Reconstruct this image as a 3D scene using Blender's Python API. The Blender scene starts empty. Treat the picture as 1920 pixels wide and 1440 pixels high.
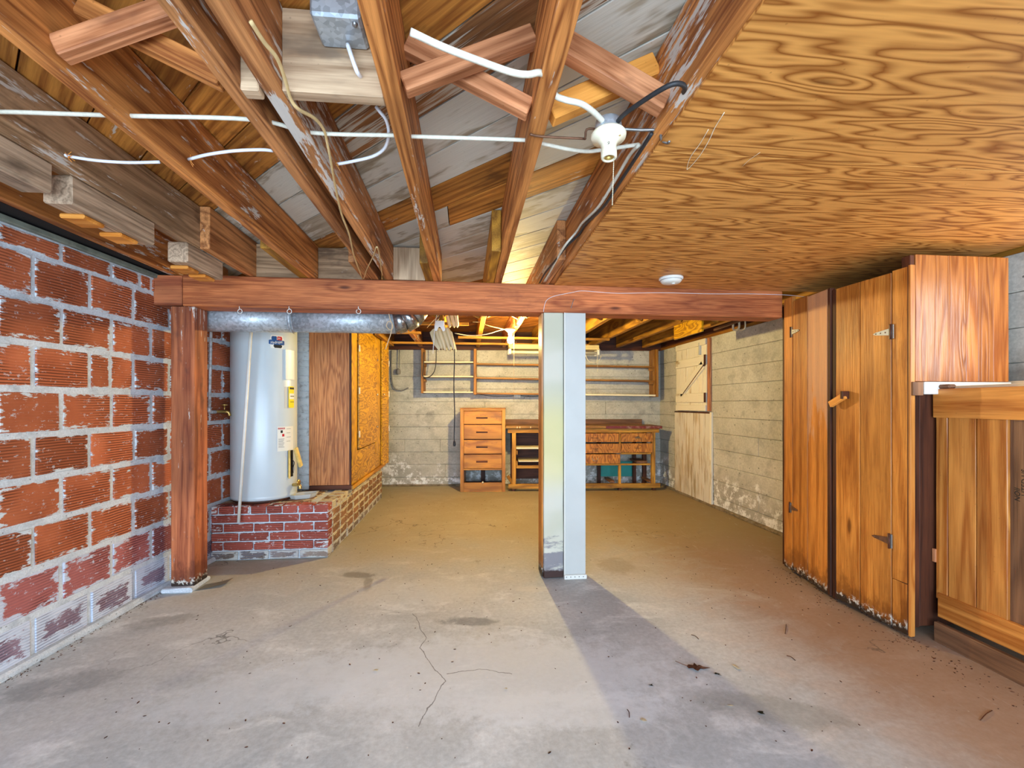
import bpy, bmesh, math, random
from mathutils import Vector, Matrix, noise as mnoise
random.seed(7)
S = bpy.context.scene
COL = S.collection
# ---------------------------------------------------------------- camera
YAW = 5.69
cam_d = bpy.data.cameras.new('camera'); cam = bpy.data.objects.new('camera', cam_d); COL.objects.link(cam)
cam.location = (0, 0, 1.15); cam.rotation_euler = (math.radians(90), 0, math.radians(-YAW))
cam_d.sensor_width = 36; cam_d.lens = 16.0; cam_d.shift_y = 37 / 1920; cam_d.clip_start = .02
S.camera = cam
S.view_settings.view_transform = 'Standard'; S.view_settings.look = 'None'
S.view_settings.gamma = 1; S.view_settings.use_curve_mapping = False
S.view_settings.exposure = -.08
# ---------------------------------------------------------------- daylight outside the open end of the basement
W = bpy.data.worlds.new('world'); S.world = W; W.use_nodes = True
bg = W.node_tree.nodes['Background']; bg.inputs[0].default_value = (.60, .78, 1, 1); bg.inputs[1].default_value = 2.4
def area(name, loc, size, sy, power, color, look):
    l = bpy.data.lights.new(name, 'AREA'); l.shape = 'RECTANGLE'; l.size = size; l.size_y = sy
    l.energy = power; l.color = color
    o = bpy.data.objects.new(name, l); COL.objects.link(o); o.location = loc
    o.rotation_euler = (Vector(look) - Vector(loc)).to_track_quat('-Z', 'Y').to_euler(); return o
area('daylight_open_end', (-.2, -1.6, 1.25), 4.4, 1.7, 185, (.57, .78, 1.0), (.1, 3, .75))
area('added_ceiling_fill', (-.2, -2.5, .12), 4.4, 1.2, 240, (.68, .84, 1.0), (-.2, .6, 2.1))  # added lamp without a seen source, aimed up to lift the dark ceiling
area('daylight_window', (2.78, 1.42, 1.57), .55, .60, 9, (1.0, .97, .93), (1.9, 2.05, 1.50))
# ---------------------------------------------------------------- helpers: measuring
CY, SY_ = math.cos(math.radians(YAW)), math.sin(math.radians(YAW))
def ray(px, py):
    xc, zc = (px - 960) / 853, (757 - py) / 853
    return Vector((xc * CY + SY_, -xc * SY_ + CY, zc))
CAM = Vector((0, 0, 1.15))
def at_d(px, py, d): return CAM + ray(px, py) * d
def at_z(px, py, z): r = ray(px, py); return CAM + r * ((z - 1.15) / r.z)
def at_u(px, py, u): r = ray(px, py); return CAM + r * (u / r.x)
def at_v(px, py, v): r = ray(px, py); return CAM + r * (v / r.y)
I4 = Matrix.Identity(4)
def frame(o, ax):
    x = Vector((ax[0], ax[1], 0)).normalized(); y = Vector((-x.y, x.x, 0))
    return Matrix(((x.x, y.x, 0, o[0]), (x.y, y.y, 0, o[1]), (0, 0, 1, o[2] if len(o) > 2 else 0), (0, 0, 0, 1)))
# ---------------------------------------------------------------- helpers: objects
WM = {}
def link(o, root, M):
    COL.objects.link(o)
    if root is not None:
        o.parent = root; o.matrix_basis = WM[root.name].inverted() @ M
    else: o.matrix_basis = M
    WM[o.name] = M.copy(); return o
def tag(o, label=None, cat=None, group=None, kind=None):
    if label: o['label'] = label
    if cat: o['category'] = cat
    if group: o['group'] = group
    if kind: o['kind'] = kind
    return o
def empty(name, loc, label=None, cat=None, group=None, kind=None, M=None):
    o = bpy.data.objects.new(name, None); o.empty_display_size = .1
    link(o, None, M if M is not None else Matrix.Translation(loc)); return tag(o, label, cat, group, kind)
def from_bm(name, bm, mat, root=None, M=I4, smooth=False, recenter=True):
    if recenter and bm.verts:
        c = Vector(); 
        for v in bm.verts: c += v.co
        c /= len(bm.verts)
        bmesh.ops.translate(bm, verts=bm.verts, vec=-c); M = M @ Matrix.Translation(c)
    me = bpy.data.meshes.new(name); bm.to_mesh(me); bm.free(); me.materials.append(mat)
    if smooth:
        for p in me.polygons: p.use_smooth = True
    return link(bpy.data.objects.new(name, me), root, M)
def boxbm(lx, ly, lz, bev=.002, jit=0, cuts=0):
    bm = bmesh.new(); bmesh.ops.create_cube(bm, size=1); bmesh.ops.scale(bm, vec=(lx, ly, lz), verts=bm.verts)
    b = min(bev, lx * .3, ly * .3, lz * .3)
    if cuts:
        es = [e for e in bm.edges if abs((e.verts[0].co - e.verts[1].co).x) > .9 * lx]
        bmesh.ops.subdivide_edges(bm, edges=es, cuts=cuts)
    if b > .0004: bmesh.ops.bevel(bm, geom=list(bm.edges) if not cuts else [e for e in bm.edges if e.calc_face_angle(0) > .5], offset=b, segments=1, affect='EDGES')
    if jit:
        for v in bm.verts: v.co += Vector((random.uniform(-jit, jit), random.uniform(-jit, jit), random.uniform(-jit, jit)))
    return bm
def bar(name, p0, p1, w, h, mat, root=None, up=(0, 0, 1), bev=.002, jit=0, cuts=0, F=I4):
    p0, p1 = F @ Vector(p0), F @ Vector(p1); up = F.to_3x3() @ Vector(up)
    x = (p1 - p0).normalized(); y = up.cross(x).normalized(); z = x.cross(y)
    c = (p0 + p1) / 2
    M = Matrix(((x.x, y.x, z.x, c.x), (x.y, y.y, z.y, c.y), (x.z, y.z, z.z, c.z), (0, 0, 0, 1)))
    return from_bm(name, boxbm((p1 - p0).length, w, h, bev, jit, cuts), mat, root, M, recenter=False)
def box(name, xr, yr, zr, mat, root=None, grain='x', F=I4, bev=.002, jit=0, cuts=0):
    cx, cy, cz = sum(xr) / 2, sum(yr) / 2, sum(zr) / 2
    dx, dy, dz = abs(xr[1] - xr[0]), abs(yr[1] - yr[0]), abs(zr[1] - zr[0])
    if grain == 'x': return bar(name, (cx - dx / 2, cy, cz), (cx + dx / 2, cy, cz), dy, dz, mat, root, (0, 0, 1), bev, jit, cuts, F)
    if grain == 'y': return bar(name, (cx, cy - dy / 2, cz), (cx, cy + dy / 2, cz), dx, dz, mat, root, (0, 0, 1), bev, jit, cuts, F)
    return bar(name, (cx, cy, cz - dz / 2), (cx, cy, cz + dz / 2), dy, dx, mat, root, (1, 0, 0), bev, jit, cuts, F)
def smooth_path(pts, n=6):
    pts = [Vector(p) for p in pts]
    if len(pts) < 3: return pts
    out = []
    P = [pts[0] * 2 - pts[1]] + pts + [pts[-1] * 2 - pts[-2]]
    for i in range(1, len(P) - 2):
        a, b, c, d = P[i - 1:i + 3]
        for k in range(n):
            t = k / n
            out.append(.5 * ((2 * b) + (c - a) * t + (2 * a - 5 * b + 4 * c - d) * t * t + (3 * b - 3 * c + d - a) * t ** 3))
    out.append(pts[-1]); return out
def tube_bm(pts, r, seg=8, n=6, bm=None, flat=1.0, closed=False):
    P = smooth_path(pts, n); bm = bm or bmesh.new(); rings = []
    t0 = (P[1] - P[0]).normalized(); nrm = t0.orthogonal().normalized()
    for i, p in enumerate(P):
        t = ((P[min(i + 1, len(P) - 1)] - P[max(i - 1, 0)])).normalized()
        nrm = (nrm - t * nrm.dot(t)).normalized(); b = t.cross(nrm)
        rr = r[min(i, len(r) - 1)] if isinstance(r, (list, tuple)) else r
        rings.append([bm.verts.new(p + nrm * (math.cos(2 * math.pi * k / seg) * rr) + b * (math.sin(2 * math.pi * k / seg) * rr * flat)) for k in range(seg)])
    for a, b in zip(rings, rings[1:]):
        for k in range(seg): bm.faces.new((a[k], a[(k + 1) % seg], b[(k + 1) % seg], b[k]))
    if closed:
        a, b = rings[-1], rings[0]
    else:
        bm.faces.new(rings[0][::-1]); bm.faces.new(rings[-1])
    return bm
def tube(name, pts, r, mat, root=None, seg=8, n=6, flat=1.0, F=I4):
    return from_bm(name, tube_bm([F @ Vector(p) for p in pts], r, seg, n, flat=flat), mat, root, I4, smooth=True)
def lathe_bm(prof, seg=24, bm=None, M=I4):
    bm = bm or bmesh.new(); rings = []
    for r, z in prof:
        if r < 1e-5: rings.append([bm.verts.new(M @ Vector((0, 0, z)))])
        else: rings.append([bm.verts.new(M @ Vector((r * math.cos(2 * math.pi * k / seg), r * math.sin(2 * math.pi * k / seg), z))) for k in range(seg)])
    for a, b in zip(rings, rings[1:]):
        for k in range(seg):
            k2 = (k + 1) % seg
            if len(a) == 1 and len(b) == 1: continue
            if len(a) == 1: bm.faces.new((a[0], b[k2], b[k]))
            elif len(b) == 1: bm.faces.new((a[k], a[k2], b[0]))
            else: bm.faces.new((a[k], a[k2], b[k2], b[k]))
    return bm
def lathe(name, prof, mat, root=None, M=I4, seg=24, smooth=True):
    o = from_bm(name, lathe_bm(prof, seg), mat, root, M, smooth=smooth, recenter=False)
    return o
def prism(name, pts, th, mat, root=None, M=I4, bev=.001):
    """outline pts in local xz plane, thickness th along +y"""
    bm = bmesh.new(); vs = [bm.verts.new((x, 0, z)) for x, z in pts]
    f = bm.faces.new(vs); r = bmesh.ops.extrude_face_region(bm, geom=[f])
    bmesh.ops.translate(bm, verts=[g for g in r['geom'] if isinstance(g, bmesh.types.BMVert)], vec=(0, th, 0))
    bmesh.ops.recalc_face_normals(bm, faces=bm.faces)
    if bev: bmesh.ops.bevel(bm, geom=[e for e in bm.edges if e.calc_face_angle(0) > .3], offset=bev, segments=1, affect='EDGES')
    return from_bm(name, bm, mat, root, M)
def text(name, s, size, mat, root, M, th=.0004, sx=1, italic=0):
    cu = bpy.data.curves.new('lettering', 'FONT'); cu.body = s; cu.size = size; cu.extrude = th; cu.align_x = 'CENTER'; cu.align_y = 'CENTER'; cu.shear = italic
    cu.resolution_u = 3
    t = bpy.data.objects.new('lettering', cu); COL.objects.link(t)
    me = bpy.data.meshes.new_from_object(t.evaluated_get(bpy.context.evaluated_depsgraph_get()))
    bpy.data.objects.remove(t); me.name = name; me.materials.clear(); me.materials.append(mat)
    me.transform(Matrix.Diagonal((sx, 1, 1, 1)))
    return link(bpy.data.objects.new(name, me), root, M)
def copy_tree(o, M, label=None, group=None):
    """o and its parts copied to the world matrix M"""
    c = o.copy(); COL.objects.link(c); c.parent = None; c.matrix_basis = M; WM[c.name] = M.copy()
    if label: c['label'] = label
    if group: c['group'] = group
    kids = [(o, c)]
    while kids:
        a, b = kids.pop()
        for ch in [x for x in COL.objects if x.parent == a]:
            d = ch.copy(); COL.objects.link(d); d.parent = b; kids.append((ch, d))
    return c
# ---------------------------------------------------------------- materials
def c4(c): return (c[0], c[1], c[2], 1)
def srgb(r, g, b):
    f = lambda x: (x / 255 / 12.92) if x / 255 <= .04045 else ((x / 255 + .055) / 1.055) ** 2.4
    return (f(r), f(g), f(b))
class NT:
    def __init__(s, name):
        s.m = bpy.data.materials.new(name); s.m.use_nodes = True; s.t = s.m.node_tree; s.N = s.t.nodes; s.L = s.t.links
        s.b = s.N['Principled BSDF']; s.obj = None
    def put(s, inp, v):
        if isinstance(v, bpy.types.NodeSocket): s.L.new(v, inp)
        elif v is not None: inp.default_value = v
    def n(s, ty, ins=None, out=0, **kw):
        nd = s.N.new(ty)
        for k, v in kw.items(): setattr(nd, k, v)
        for k, v in (ins or {}).items(): s.put(nd.inputs[k], v)
        return nd.outputs[out]
    def math(s, op, a, b=None, c=None, clamp=False):
        i = {0: a}
        if b is not None: i[1] = b
        if c is not None: i[2] = c
        return s.n('ShaderNodeMath', i, operation=op, use_clamp=clamp)
    def mix(s, f, a, b, bt='MIX'):
        nd = s.N.new('ShaderNodeMix'); nd.data_type = 'RGBA'; nd.blend_type = bt
        s.put(nd.inputs[0], f); s.put(nd.inputs[6], a if isinstance(a, bpy.types.NodeSocket) else c4(a)); s.put(nd.inputs[7], b if isinstance(b, bpy.types.NodeSocket) else c4(b))
        return nd.outputs[2]
    def rnd(s): return s.n('ShaderNodeObjectInfo', out=5)
    def coord(s, off=True, kind=3):
        v = s.n('ShaderNodeTexCoord', out=kind)
        if not off: return v
        r = s.n('ShaderNodeVectorMath', {0: (37.3, 19.1, 53.7), 'Scale': s.rnd()}, operation='SCALE')
        return s.n('ShaderNodeVectorMath', {0: v, 1: r}, operation='ADD')
    def sc(s, v, k): return s.n('ShaderNodeVectorMath', {0: v, 1: k}, operation='MULTIPLY')
    def noise(s, v, scale=1, detail=2, rough=.5, dist=0): return s.n('ShaderNodeTexNoise', {'Vector': v, 'Scale': scale, 'Detail': detail, 'Roughness': rough, 'Distortion': dist})
    def ramp(s, f, a, b, lo=0., hi=1.):
        return s.n('ShaderNodeMapRange', {0: f, 1: a, 2: b, 3: lo, 4: hi}, interpolation_type='SMOOTHSTEP')
    def done(s, col, rough=.6, bump=None, bs=.2, bd=.01, metal=0, spec=.4):
        s.put(s.b.inputs['Base Color'], col if isinstance(col, bpy.types.NodeSocket) else c4(col))
        s.put(s.b.inputs['Roughness'], rough); s.b.inputs['Metallic'].default_value = metal
        s.b.inputs['Specular IOR Level'].default_value = spec
        if bump is not None:
            s.L.new(s.n('ShaderNodeBump', {'Strength': bs, 'Distance': bd, 'Height': bump}), s.b.inputs['Normal'])
        return s.m
def wood(name, dark, light, rings=9, stretch=(.5, 5, 5), rough=.62, blotch=.5, white=0, fine=.35, knots=.5, vary=.35, spec=.35, bs=.25, wcol=(.62, .58, .52), ringw=.6, dirt=None, wscale=(5, 34, 34), sharp=.8, low=False, worn=None, da=.7):
    s = NT(name); v = s.coord()
    n1 = s.noise(s.sc(v, stretch), 1, 2, .45, .15)
    if knots:
        vd = s.n('ShaderNodeTexVoronoi', {'Vector': s.sc(v, (1.7, 6, 6)), 'Scale': 1}, out=0)
        k = s.ramp(vd, .0, .32, 1, 0); n1 = s.math('ADD', n1, s.math('MULTIPLY', k, .28 * knots))
    r = s.math('SINE', s.math('MULTIPLY', n1, rings * 6.283)); r = s.math('MULTIPLY_ADD', r, .5, .5); r = s.math('POWER', r, sharp)
    f = s.noise(s.sc(v, (6, 150, 150)), 1, 2, .6)
    fac = s.math('ADD', s.math('MULTIPLY', r, ringw), s.math('MULTIPLY', s.ramp(f, .3, .7), fine), clamp=True)
    col = s.mix(fac, dark, light)
    bl = s.noise(s.sc(v, (1.1, 3, 3)), 1.3, 3, .55)
    g = s.ramp(bl, .3, .7, 1 - blotch * .6, 1 + blotch * .35)
    g = s.math('MULTIPLY', g, s.n('ShaderNodeMapRange', {0: s.rnd(), 3: 1 - vary * .5, 4: 1 + vary * .4}))
    col = s.mix(1., col, s.n('ShaderNodeCombineColor', {0: g, 1: g, 2: g}), 'MULTIPLY')
    if knots:
        kk = s.ramp(vd, .045, .10, .85, 0); col = s.mix(s.math('MULTIPLY', kk, min(1, knots * 1.3)), col, tuple(x * .25 for x in dark))
    if dirt:
        dn = s.noise(s.sc(v, (3, 7, 7)), 1, 4, .7); col = s.mix(s.ramp(dn, .55, .72, 0, da), col, dirt)
    if white:
        w1 = s.noise(s.sc(v, wscale), 1, 4, .75); w2 = s.noise(v, 1.6, 2)
        t = s.math('ADD', w1, s.math('MULTIPLY', s.math('SUBTRACT', w2, .5), .6))
        col = s.mix(s.ramp(t, .66 - white * .3, .72 - white * .25, 0, .92), col, wcol)
    if worn:
        g3 = s.n('ShaderNodeNewGeometry', out=0); z3 = s.n('ShaderNodeSeparateXYZ', {0: g3}, out=2); nw = s.noise(s.sc(g3, (9, 9, 2)), 1, 4, .7)
        tw = s.math('ADD', z3, s.math('MULTIPLY', s.math('SUBTRACT', nw, .5), 1.1)); col = s.mix(s.ramp(tw, worn[1], worn[1] + .12, 0, .62), col, worn[0])
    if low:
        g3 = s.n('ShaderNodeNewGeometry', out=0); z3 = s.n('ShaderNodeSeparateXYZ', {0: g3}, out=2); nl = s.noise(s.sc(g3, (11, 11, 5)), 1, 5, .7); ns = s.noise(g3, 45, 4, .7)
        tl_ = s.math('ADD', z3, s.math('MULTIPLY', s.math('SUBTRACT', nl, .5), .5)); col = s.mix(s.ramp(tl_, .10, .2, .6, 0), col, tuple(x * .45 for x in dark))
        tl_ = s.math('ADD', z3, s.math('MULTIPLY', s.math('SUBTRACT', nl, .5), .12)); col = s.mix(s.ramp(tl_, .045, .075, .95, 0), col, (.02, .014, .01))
        rim = s.math('MULTIPLY', s.ramp(tl_, .035, .055), s.ramp(tl_, .065, .09, 1, 0)); col = s.mix(s.math('MULTIPLY', rim, s.ramp(ns, .5, .58)), col, srgb(206, 200, 188))
    sp = s.n('ShaderNodeTexVoronoi', {'Vector': v, 'Scale': 26}, out=0); sd = s.ramp(sp, .05, .09, .55, 0)
    col = s.mix(s.math('MULTIPLY', sd, .5), col, tuple(x * .4 for x in dark))
    return s.done(col, rough, fac, bs, .003, spec=spec)
def concrete(name, a, b, c, sc=1., voids=.5, rough=.85, bs=.35, low=None, lowh=.5, off=False, spec=.25, damp=None):
    s = NT(name); v = s.coord(off)
    if not off:
        g_ = s.n('ShaderNodeNewGeometry', out=0); v = g_
    n1 = s.noise(v, 1.4 * sc, 5, .6); n2 = s.noise(s.sc(v, (1, 1, 1.4)), 5 * sc, 6, .65); n3 = s.noise(v, 60 * sc, 3, .7)
    col = s.mix(s.ramp(n1, .35, .65), a, b); col = s.mix(s.ramp(n2, .45, .68, 0, .8), col, c)
    m = s.ramp(n3, .25, .75, .82, 1.1); col = s.mix(1., col, s.n('ShaderNodeCombineColor', {0: m, 1: m, 2: m}), 'MULTIPLY')
    vo = s.n('ShaderNodeTexVoronoi', {'Vector': s.sc(v, (1, 1, 1.3)), 'Scale': 17 * sc, 'Randomness': 1}, out=0)
    pick = s.noise(v, 9 * sc, 1)
    big = s.noise(v, 3.3 * sc, 3, .6); col = s.mix(s.ramp(big, .62, .72, 0, .4), col, tuple(x * .5 for x in c))
    hole = s.math('MULTIPLY', s.ramp(vo, .09, .16, 1, 0), s.ramp(pick, .5, .58))
    col = s.mix(s.math('MULTIPLY', hole, voids), col, tuple(x * .22 for x in a))
    if low:
        z = s.n('ShaderNodeSeparateXYZ', {0: s.n('ShaderNodeNewGeometry', out=0)}, out=2)
        nz = s.noise(v, 2.2, 5, .7)
        t = s.math('SUBTRACT', s.math('ADD', lowh, s.math('MULTIPLY', s.math('SUBTRACT', nz, .5), 1.1)), z)
        e = s.noise(v, 11, 6, .75)
        if damp: col = s.mix(s.ramp(t, -.1, .25, 0, .55), col, damp)
        col = s.mix(s.math('MULTIPLY', s.ramp(t, 0, .22), s.ramp(e, .47, .60)), col, low)
    h = s.math('SUBTRACT', s.math('ADD', s.math('MULTIPLY', n2, .6), s.math('MULTIPLY', n3, .3)), hole)
    return s.done(col, rough, h, bs, .006, spec=spec)
def tile_mat(name, a, b, mort, cover=.5, extra=0.):
    s = NT(name); v = s.coord(); g = s.n('ShaderNodeTexCoord', out=0)
    x = s.n('ShaderNodeSeparateXYZ', {0: g}, out=0); z = s.n('ShaderNodeSeparateXYZ', {0: g}, out=2)
    ex = s.math('ABSOLUTE', s.math('SUBTRACT', x, .5)); ez = s.math('ABSOLUTE', s.math('SUBTRACT', z, .5))
    e = s.math('MAXIMUM', s.math('MULTIPLY', s.math('SUBTRACT', .5, ex), -1.6), s.math('MULTIPLY', s.math('SUBTRACT', .5, ez), -1.))   # 0 at edge, negative inside
    n1 = s.noise(s.sc(v, (10, 10, 42)), 1, 5, .75); n2 = s.noise(v, 5, 3, .6)
    col = s.mix(s.noise(v, 7, 4, .6), a, b)
    gr = s.n('ShaderNodeMapRange', {0: s.rnd(), 3: .72, 4: 1.2}); col = s.mix(1., col, s.n('ShaderNodeCombineColor', {0: gr, 1: gr, 2: gr}), 'MULTIPLY')
    zz = s.n('ShaderNodeSeparateXYZ', {0: s.n('ShaderNodeTexCoord', out=3)}, out=2)
    comb = s.math('SINE', s.math('ADD', s.math('MULTIPLY', zz, 480), s.math('MULTIPLY', s.noise(s.sc(v, (3, 3, 6)), 1, 2), 9)))
    cd = s.ramp(comb, -.9, .3, .85, 0); str_ = s.ramp(s.noise(v, 4, 1), .35, .6)
    col = s.mix(s.math('MULTIPLY', cd, str_), col, tuple(q * .25 for q in a))
    t = s.math('ADD', s.math('MULTIPLY', e, 2.9), s.math('MULTIPLY', s.math('SUBTRACT', n1, .5), 3.2))
    t = s.math('ADD', t, s.math('ADD', s.math('MULTIPLY', s.math('SUBTRACT', n2, .5), 1.2), extra))
    col = s.mix(s.ramp(t, .0, .12 ), col, mort)
    sp = s.ramp(s.noise(s.sc(v, (1, 1, 1.6)), 38, 4, .7), .60, .66); col = s.mix(s.math('MULTIPLY', sp, cover), col, mort)
    if extra > .5: col = s.mix(s.math('MULTIPLY', s.math('MULTIPLY', cd, s.ramp(s.noise(v, 9, 3), .42, .6)), .7), col, srgb(110, 112, 136))
    return s.done(col, .75, s.math('ADD', comb, s.math('MULTIPLY', s.ramp(t, 0, .12), 1.5)), .35, .003, spec=.3)
def plain(name, col, rough=.5, metal=0, var=.12, sc=8, spec=.4, bs=.1, dirt=None, da=.4, dsc=6):
    s = NT(name); v = s.coord(); n = s.noise(v, sc, 4, .6)
    g = s.ramp(n, .25, .75, 1 - var, 1 + var * .6); cc = s.mix(1., col, s.n('ShaderNodeCombineColor', {0: g, 1: g, 2: g}), 'MULTIPLY')
    if dirt: cc = s.mix(s.ramp(s.noise(v, dsc, 5, .75), .5, .68, 0, da), cc, dirt)
    return s.done(cc, rough, n, bs, .002, metal, spec)
m_joist = wood('joist_fir', srgb(122, 62, 22), srgb(218, 144, 76), 8, (.45, 9, 9), blotch=.5, white=.1, vary=.35)
m_joistw = wood('joist_fir_plaster_marked', srgb(120, 66, 30), srgb(214, 146, 88), 8, (.45, 9, 9), blotch=.5, white=.2, vary=.2)
m_joistg = wood('joist_weathered', srgb(122, 92, 64), srgb(184, 148, 112), 9, (.5, 9, 9), blotch=.5, white=.22, vary=.2, dirt=srgb(78, 56, 40))
m_back = wood('back_joist', srgb(118, 74, 16), srgb(200, 144, 48), 8, (.5, 4.5, 4.5), blotch=.5, vary=.4)
m_beam = wood('beam_red_fir', srgb(134, 62, 28), srgb(206, 122, 70), 5, (.3, 6, 6), blotch=.45, vary=.1, knots=.9, fine=.6, ringw=.4, dirt=srgb(126, 62, 40), da=.4)
m_post = wood('post_red_fir', srgb(124, 58, 34), srgb(196, 116, 72), 6, (.4, 9, 9), blotch=.7, white=.10, vary=.1, knots=.3, dirt=srgb(92, 52, 40), low=True)
m_grayw = wood('weathered_gray_board', srgb(128, 106, 84), srgb(190, 162, 134), 9, (.5, 12, 12), blotch=.5, vary=.15, fine=.5, dirt=srgb(90, 74, 60))
m_pale = wood('pale_board', srgb(150, 118, 88), srgb(212, 180, 145), 8, (.5, 5, 5), blotch=.4, vary=.1, dirt=srgb(110, 92, 76))
m_subw = wood('subfloor_cement_stained', srgb(150, 136, 114), srgb(208, 198, 178), 8, (.4, 8, 8), blotch=.4, white=.8, vary=.25, wcol=srgb(206, 202, 190), wscale=(1.5, 7, 7), dirt=srgb(128, 112, 88), ringw=.4, da=.5)
m_subb = wood('subfloor_brown', srgb(136, 76, 26), srgb(216, 146, 64), 8, (.4, 9, 9), blotch=.6, vary=.35, white=.05, dirt=srgb(64, 36, 18))
m_subs = wood('subfloor_streaked', srgb(112, 68, 34), srgb(160, 108, 64), 8, (.5, 8, 8), blotch=.5, vary=.2, white=.5, wcol=srgb(196, 188, 172), wscale=(1.2, 40, 40))
m_ply = wood('plywood_ceiling', srgb(138, 76, 22), srgb(222, 156, 80), 10, (1.7, 12, 12), .50, blotch=.12, knots=.5, fine=.1, vary=.06, ringw=.9, sharp=.5, spec=.35, bs=.08)
m_door = wood('door_fir', srgb(150, 80, 20), srgb(216, 140, 58), 4, (.35, 9, 9), .42, blotch=.4, vary=.12, knots=.6, fine=.5, ringw=.5, spec=.45, dirt=srgb(140, 76, 24), da=.5, low=True)
m_pink = wood('door_fir_worn', srgb(150, 80, 20), srgb(216, 140, 58), 5, (.4, 9, 9), .5, blotch=.3, vary=.1, knots=.5, fine=.5, low=True, worn=(srgb(206, 160, 126), 1.0))
m_pine = wood('knotty_pine', srgb(168, 92, 30), srgb(230, 156, 74), 7, (.45, 8, 8), .4, blotch=.35, vary=.2, knots=1.0, fine=.3, spec=.5)
m_dark = wood('dark_stained_wood', srgb(50, 22, 10), srgb(92, 48, 26), 8, (.5, 6, 6), .6, blotch=.5, vary=.15, knots=.3)
m_brownw = wood('brown_gray_wood', srgb(96, 66, 46), srgb(146, 104, 72), 8, (.5, 6, 6), .6, blotch=.4, vary=.1, knots=.4)
m_cup = wood('cupboard_plywood', srgb(150, 84, 38), srgb(216, 144, 84), 8, (1.6, 18, 18), .5, blotch=.4, knots=.2, fine=.3, vary=.05, ringw=.6, dirt=srgb(120, 66, 32), da=.4)
m_cupy = wood('cupboard_yellow_plywood', srgb(138, 88, 4), srgb(222, 168, 18), 12, (2.2, 9, 9), .4, blotch=.3, knots=.3, fine=.15, vary=.1, ringw=.8, spec=.5)
m_draw = wood('drawer_wood', srgb(152, 92, 16), srgb(214, 150, 46), 6, (.8, 4, 4), .45, blotch=.5, knots=0, fine=.3, vary=.12, spec=.4, dirt=srgb(120, 78, 36))
m_bench = wood('bench_wood', srgb(140, 90, 20), srgb(206, 152, 54), 6, (.6, 6, 6), .55, blotch=.5, knots=.3, vary=.2, dirt=srgb(100, 68, 34))
m_bply = wood('bench_drawer_plywood', srgb(124, 68, 18), srgb(192, 126, 46), 16, (2.5, 7, 7), .5, blotch=.4, knots=.2, vary=.15, ringw=.8)
m_btop = wood('bench_top', srgb(110, 70, 32), srgb(172, 128, 70), 6, (.6, 6, 6), .6, blotch=.6, knots=.2, vary=.1, dirt=srgb(110, 40, 34))
m_shelf = wood('shelf_wood', srgb(118, 72, 20), srgb(178, 122, 42), 6, (.6, 6, 6), .5, blotch=.4, knots=.2, vary=.2)
m_orange = wood('fresh_orange_wood', srgb(190, 110, 30), srgb(240, 164, 76), 6, (.6, 6, 6), .5, blotch=.3, knots=.2, vary=.1)
m_strut = wood('bridging_strut_wood', srgb(140, 80, 44), srgb(216, 148, 102), 7, (.6, 12, 12), .6, blotch=.5, knots=.6, vary=.25, dirt=srgb(116, 70, 46))
m_tile = tile_mat('red_clay_tile', srgb(160, 78, 46), srgb(206, 118, 78), srgb(206, 214, 220), .5, .05)
m_tilep = tile_mat('red_clay_tile_lime_bloom', srgb(158, 82, 78), srgb(186, 116, 112), srgb(200, 206, 222), .9, .22)
m_tilew = tile_mat('whitewashed_clay_tile', srgb(140, 112, 128), srgb(164, 142, 158), srgb(206, 214, 230), .9, .85)
m_mortar = concrete('mortar', srgb(200, 208, 216), srgb(216, 222, 228), srgb(178, 186, 194), 2.2, .4, .9, .8)
m_brick = tile_mat('hearth_brick', srgb(148, 64, 52), srgb(184, 98, 82), srgb(200, 204, 206), .6, -.12)
m_brickd = tile_mat('hearth_brick_dusty', srgb(136, 92, 66), srgb(166, 126, 92), srgb(196, 186, 158), .6, .3)
m_brickw = tile_mat('lime_covered_brick', srgb(124, 106, 96), srgb(150, 136, 124), srgb(190, 188, 182), .8, .6)
m_bpaint = plain('white_painted_brick', srgb(205, 214, 218), .6, 0, .08, 20, bs=.4, dirt=srgb(122, 112, 106), da=.6, dsc=14)
m_wall = concrete('board_formed_concrete', srgb(184, 183, 172), srgb(202, 201, 192), srgb(164, 163, 154), 1., .9, .85, .3, srgb(236, 238, 238), .40, damp=srgb(150, 146, 138))
m_foot = concrete('wall_foot_dirt', srgb(120, 104, 80), srgb(150, 136, 112), srgb(90, 78, 60), 3, .5)
m_sill = plain('gray_sill', srgb(118, 124, 112), .8, 0, .3, 14, bs=.4, dirt=srgb(70, 76, 66))
m_galv = None
def galv(name, base, metal=.75, rough=.42):
    s = NT(name); v = s.coord()
    vo = s.n('ShaderNodeTexVoronoi', {'Vector': v, 'Scale': 75}, out=1)
    g = s.n('ShaderNodeSeparateColor', {0: vo}, out=0); g = s.ramp(g, 0, 1, .72, 1.1)
    n = s.noise(v, 5, 4, .6); g = s.math('MULTIPLY', g, s.ramp(n, .3, .7, .85, 1.08))
    return s.done(s.mix(1., base, s.n('ShaderNodeCombineColor', {0: g, 1: g, 2: g}), 'MULTIPLY'), s.ramp(n, .3, .7, rough - .06, rough + .12), n, .05, .002, metal)
m_galv = galv('galvanized_duct', srgb(186, 194, 200), .45, .42)
m_galvs = galv('shiny_galvanized_elbow', srgb(170, 172, 172), .9, .22)
m_box = galv('galvanized_box', srgb(186, 196, 204), .5, .38)
m_heater = plain('heater_enamel', srgb(196, 206, 210), .28, 0, .04, 3, .55, .02)
m_white = plain('white_enamel', srgb(224, 224, 216), .35, 0, .05, 5, .5, .02)
m_cream = plain('cream_old_paint', srgb(206, 202, 176), .5, 0, .12, 5, .4, .2, dirt=srgb(214, 200, 112), da=.45, dsc=3)
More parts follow.
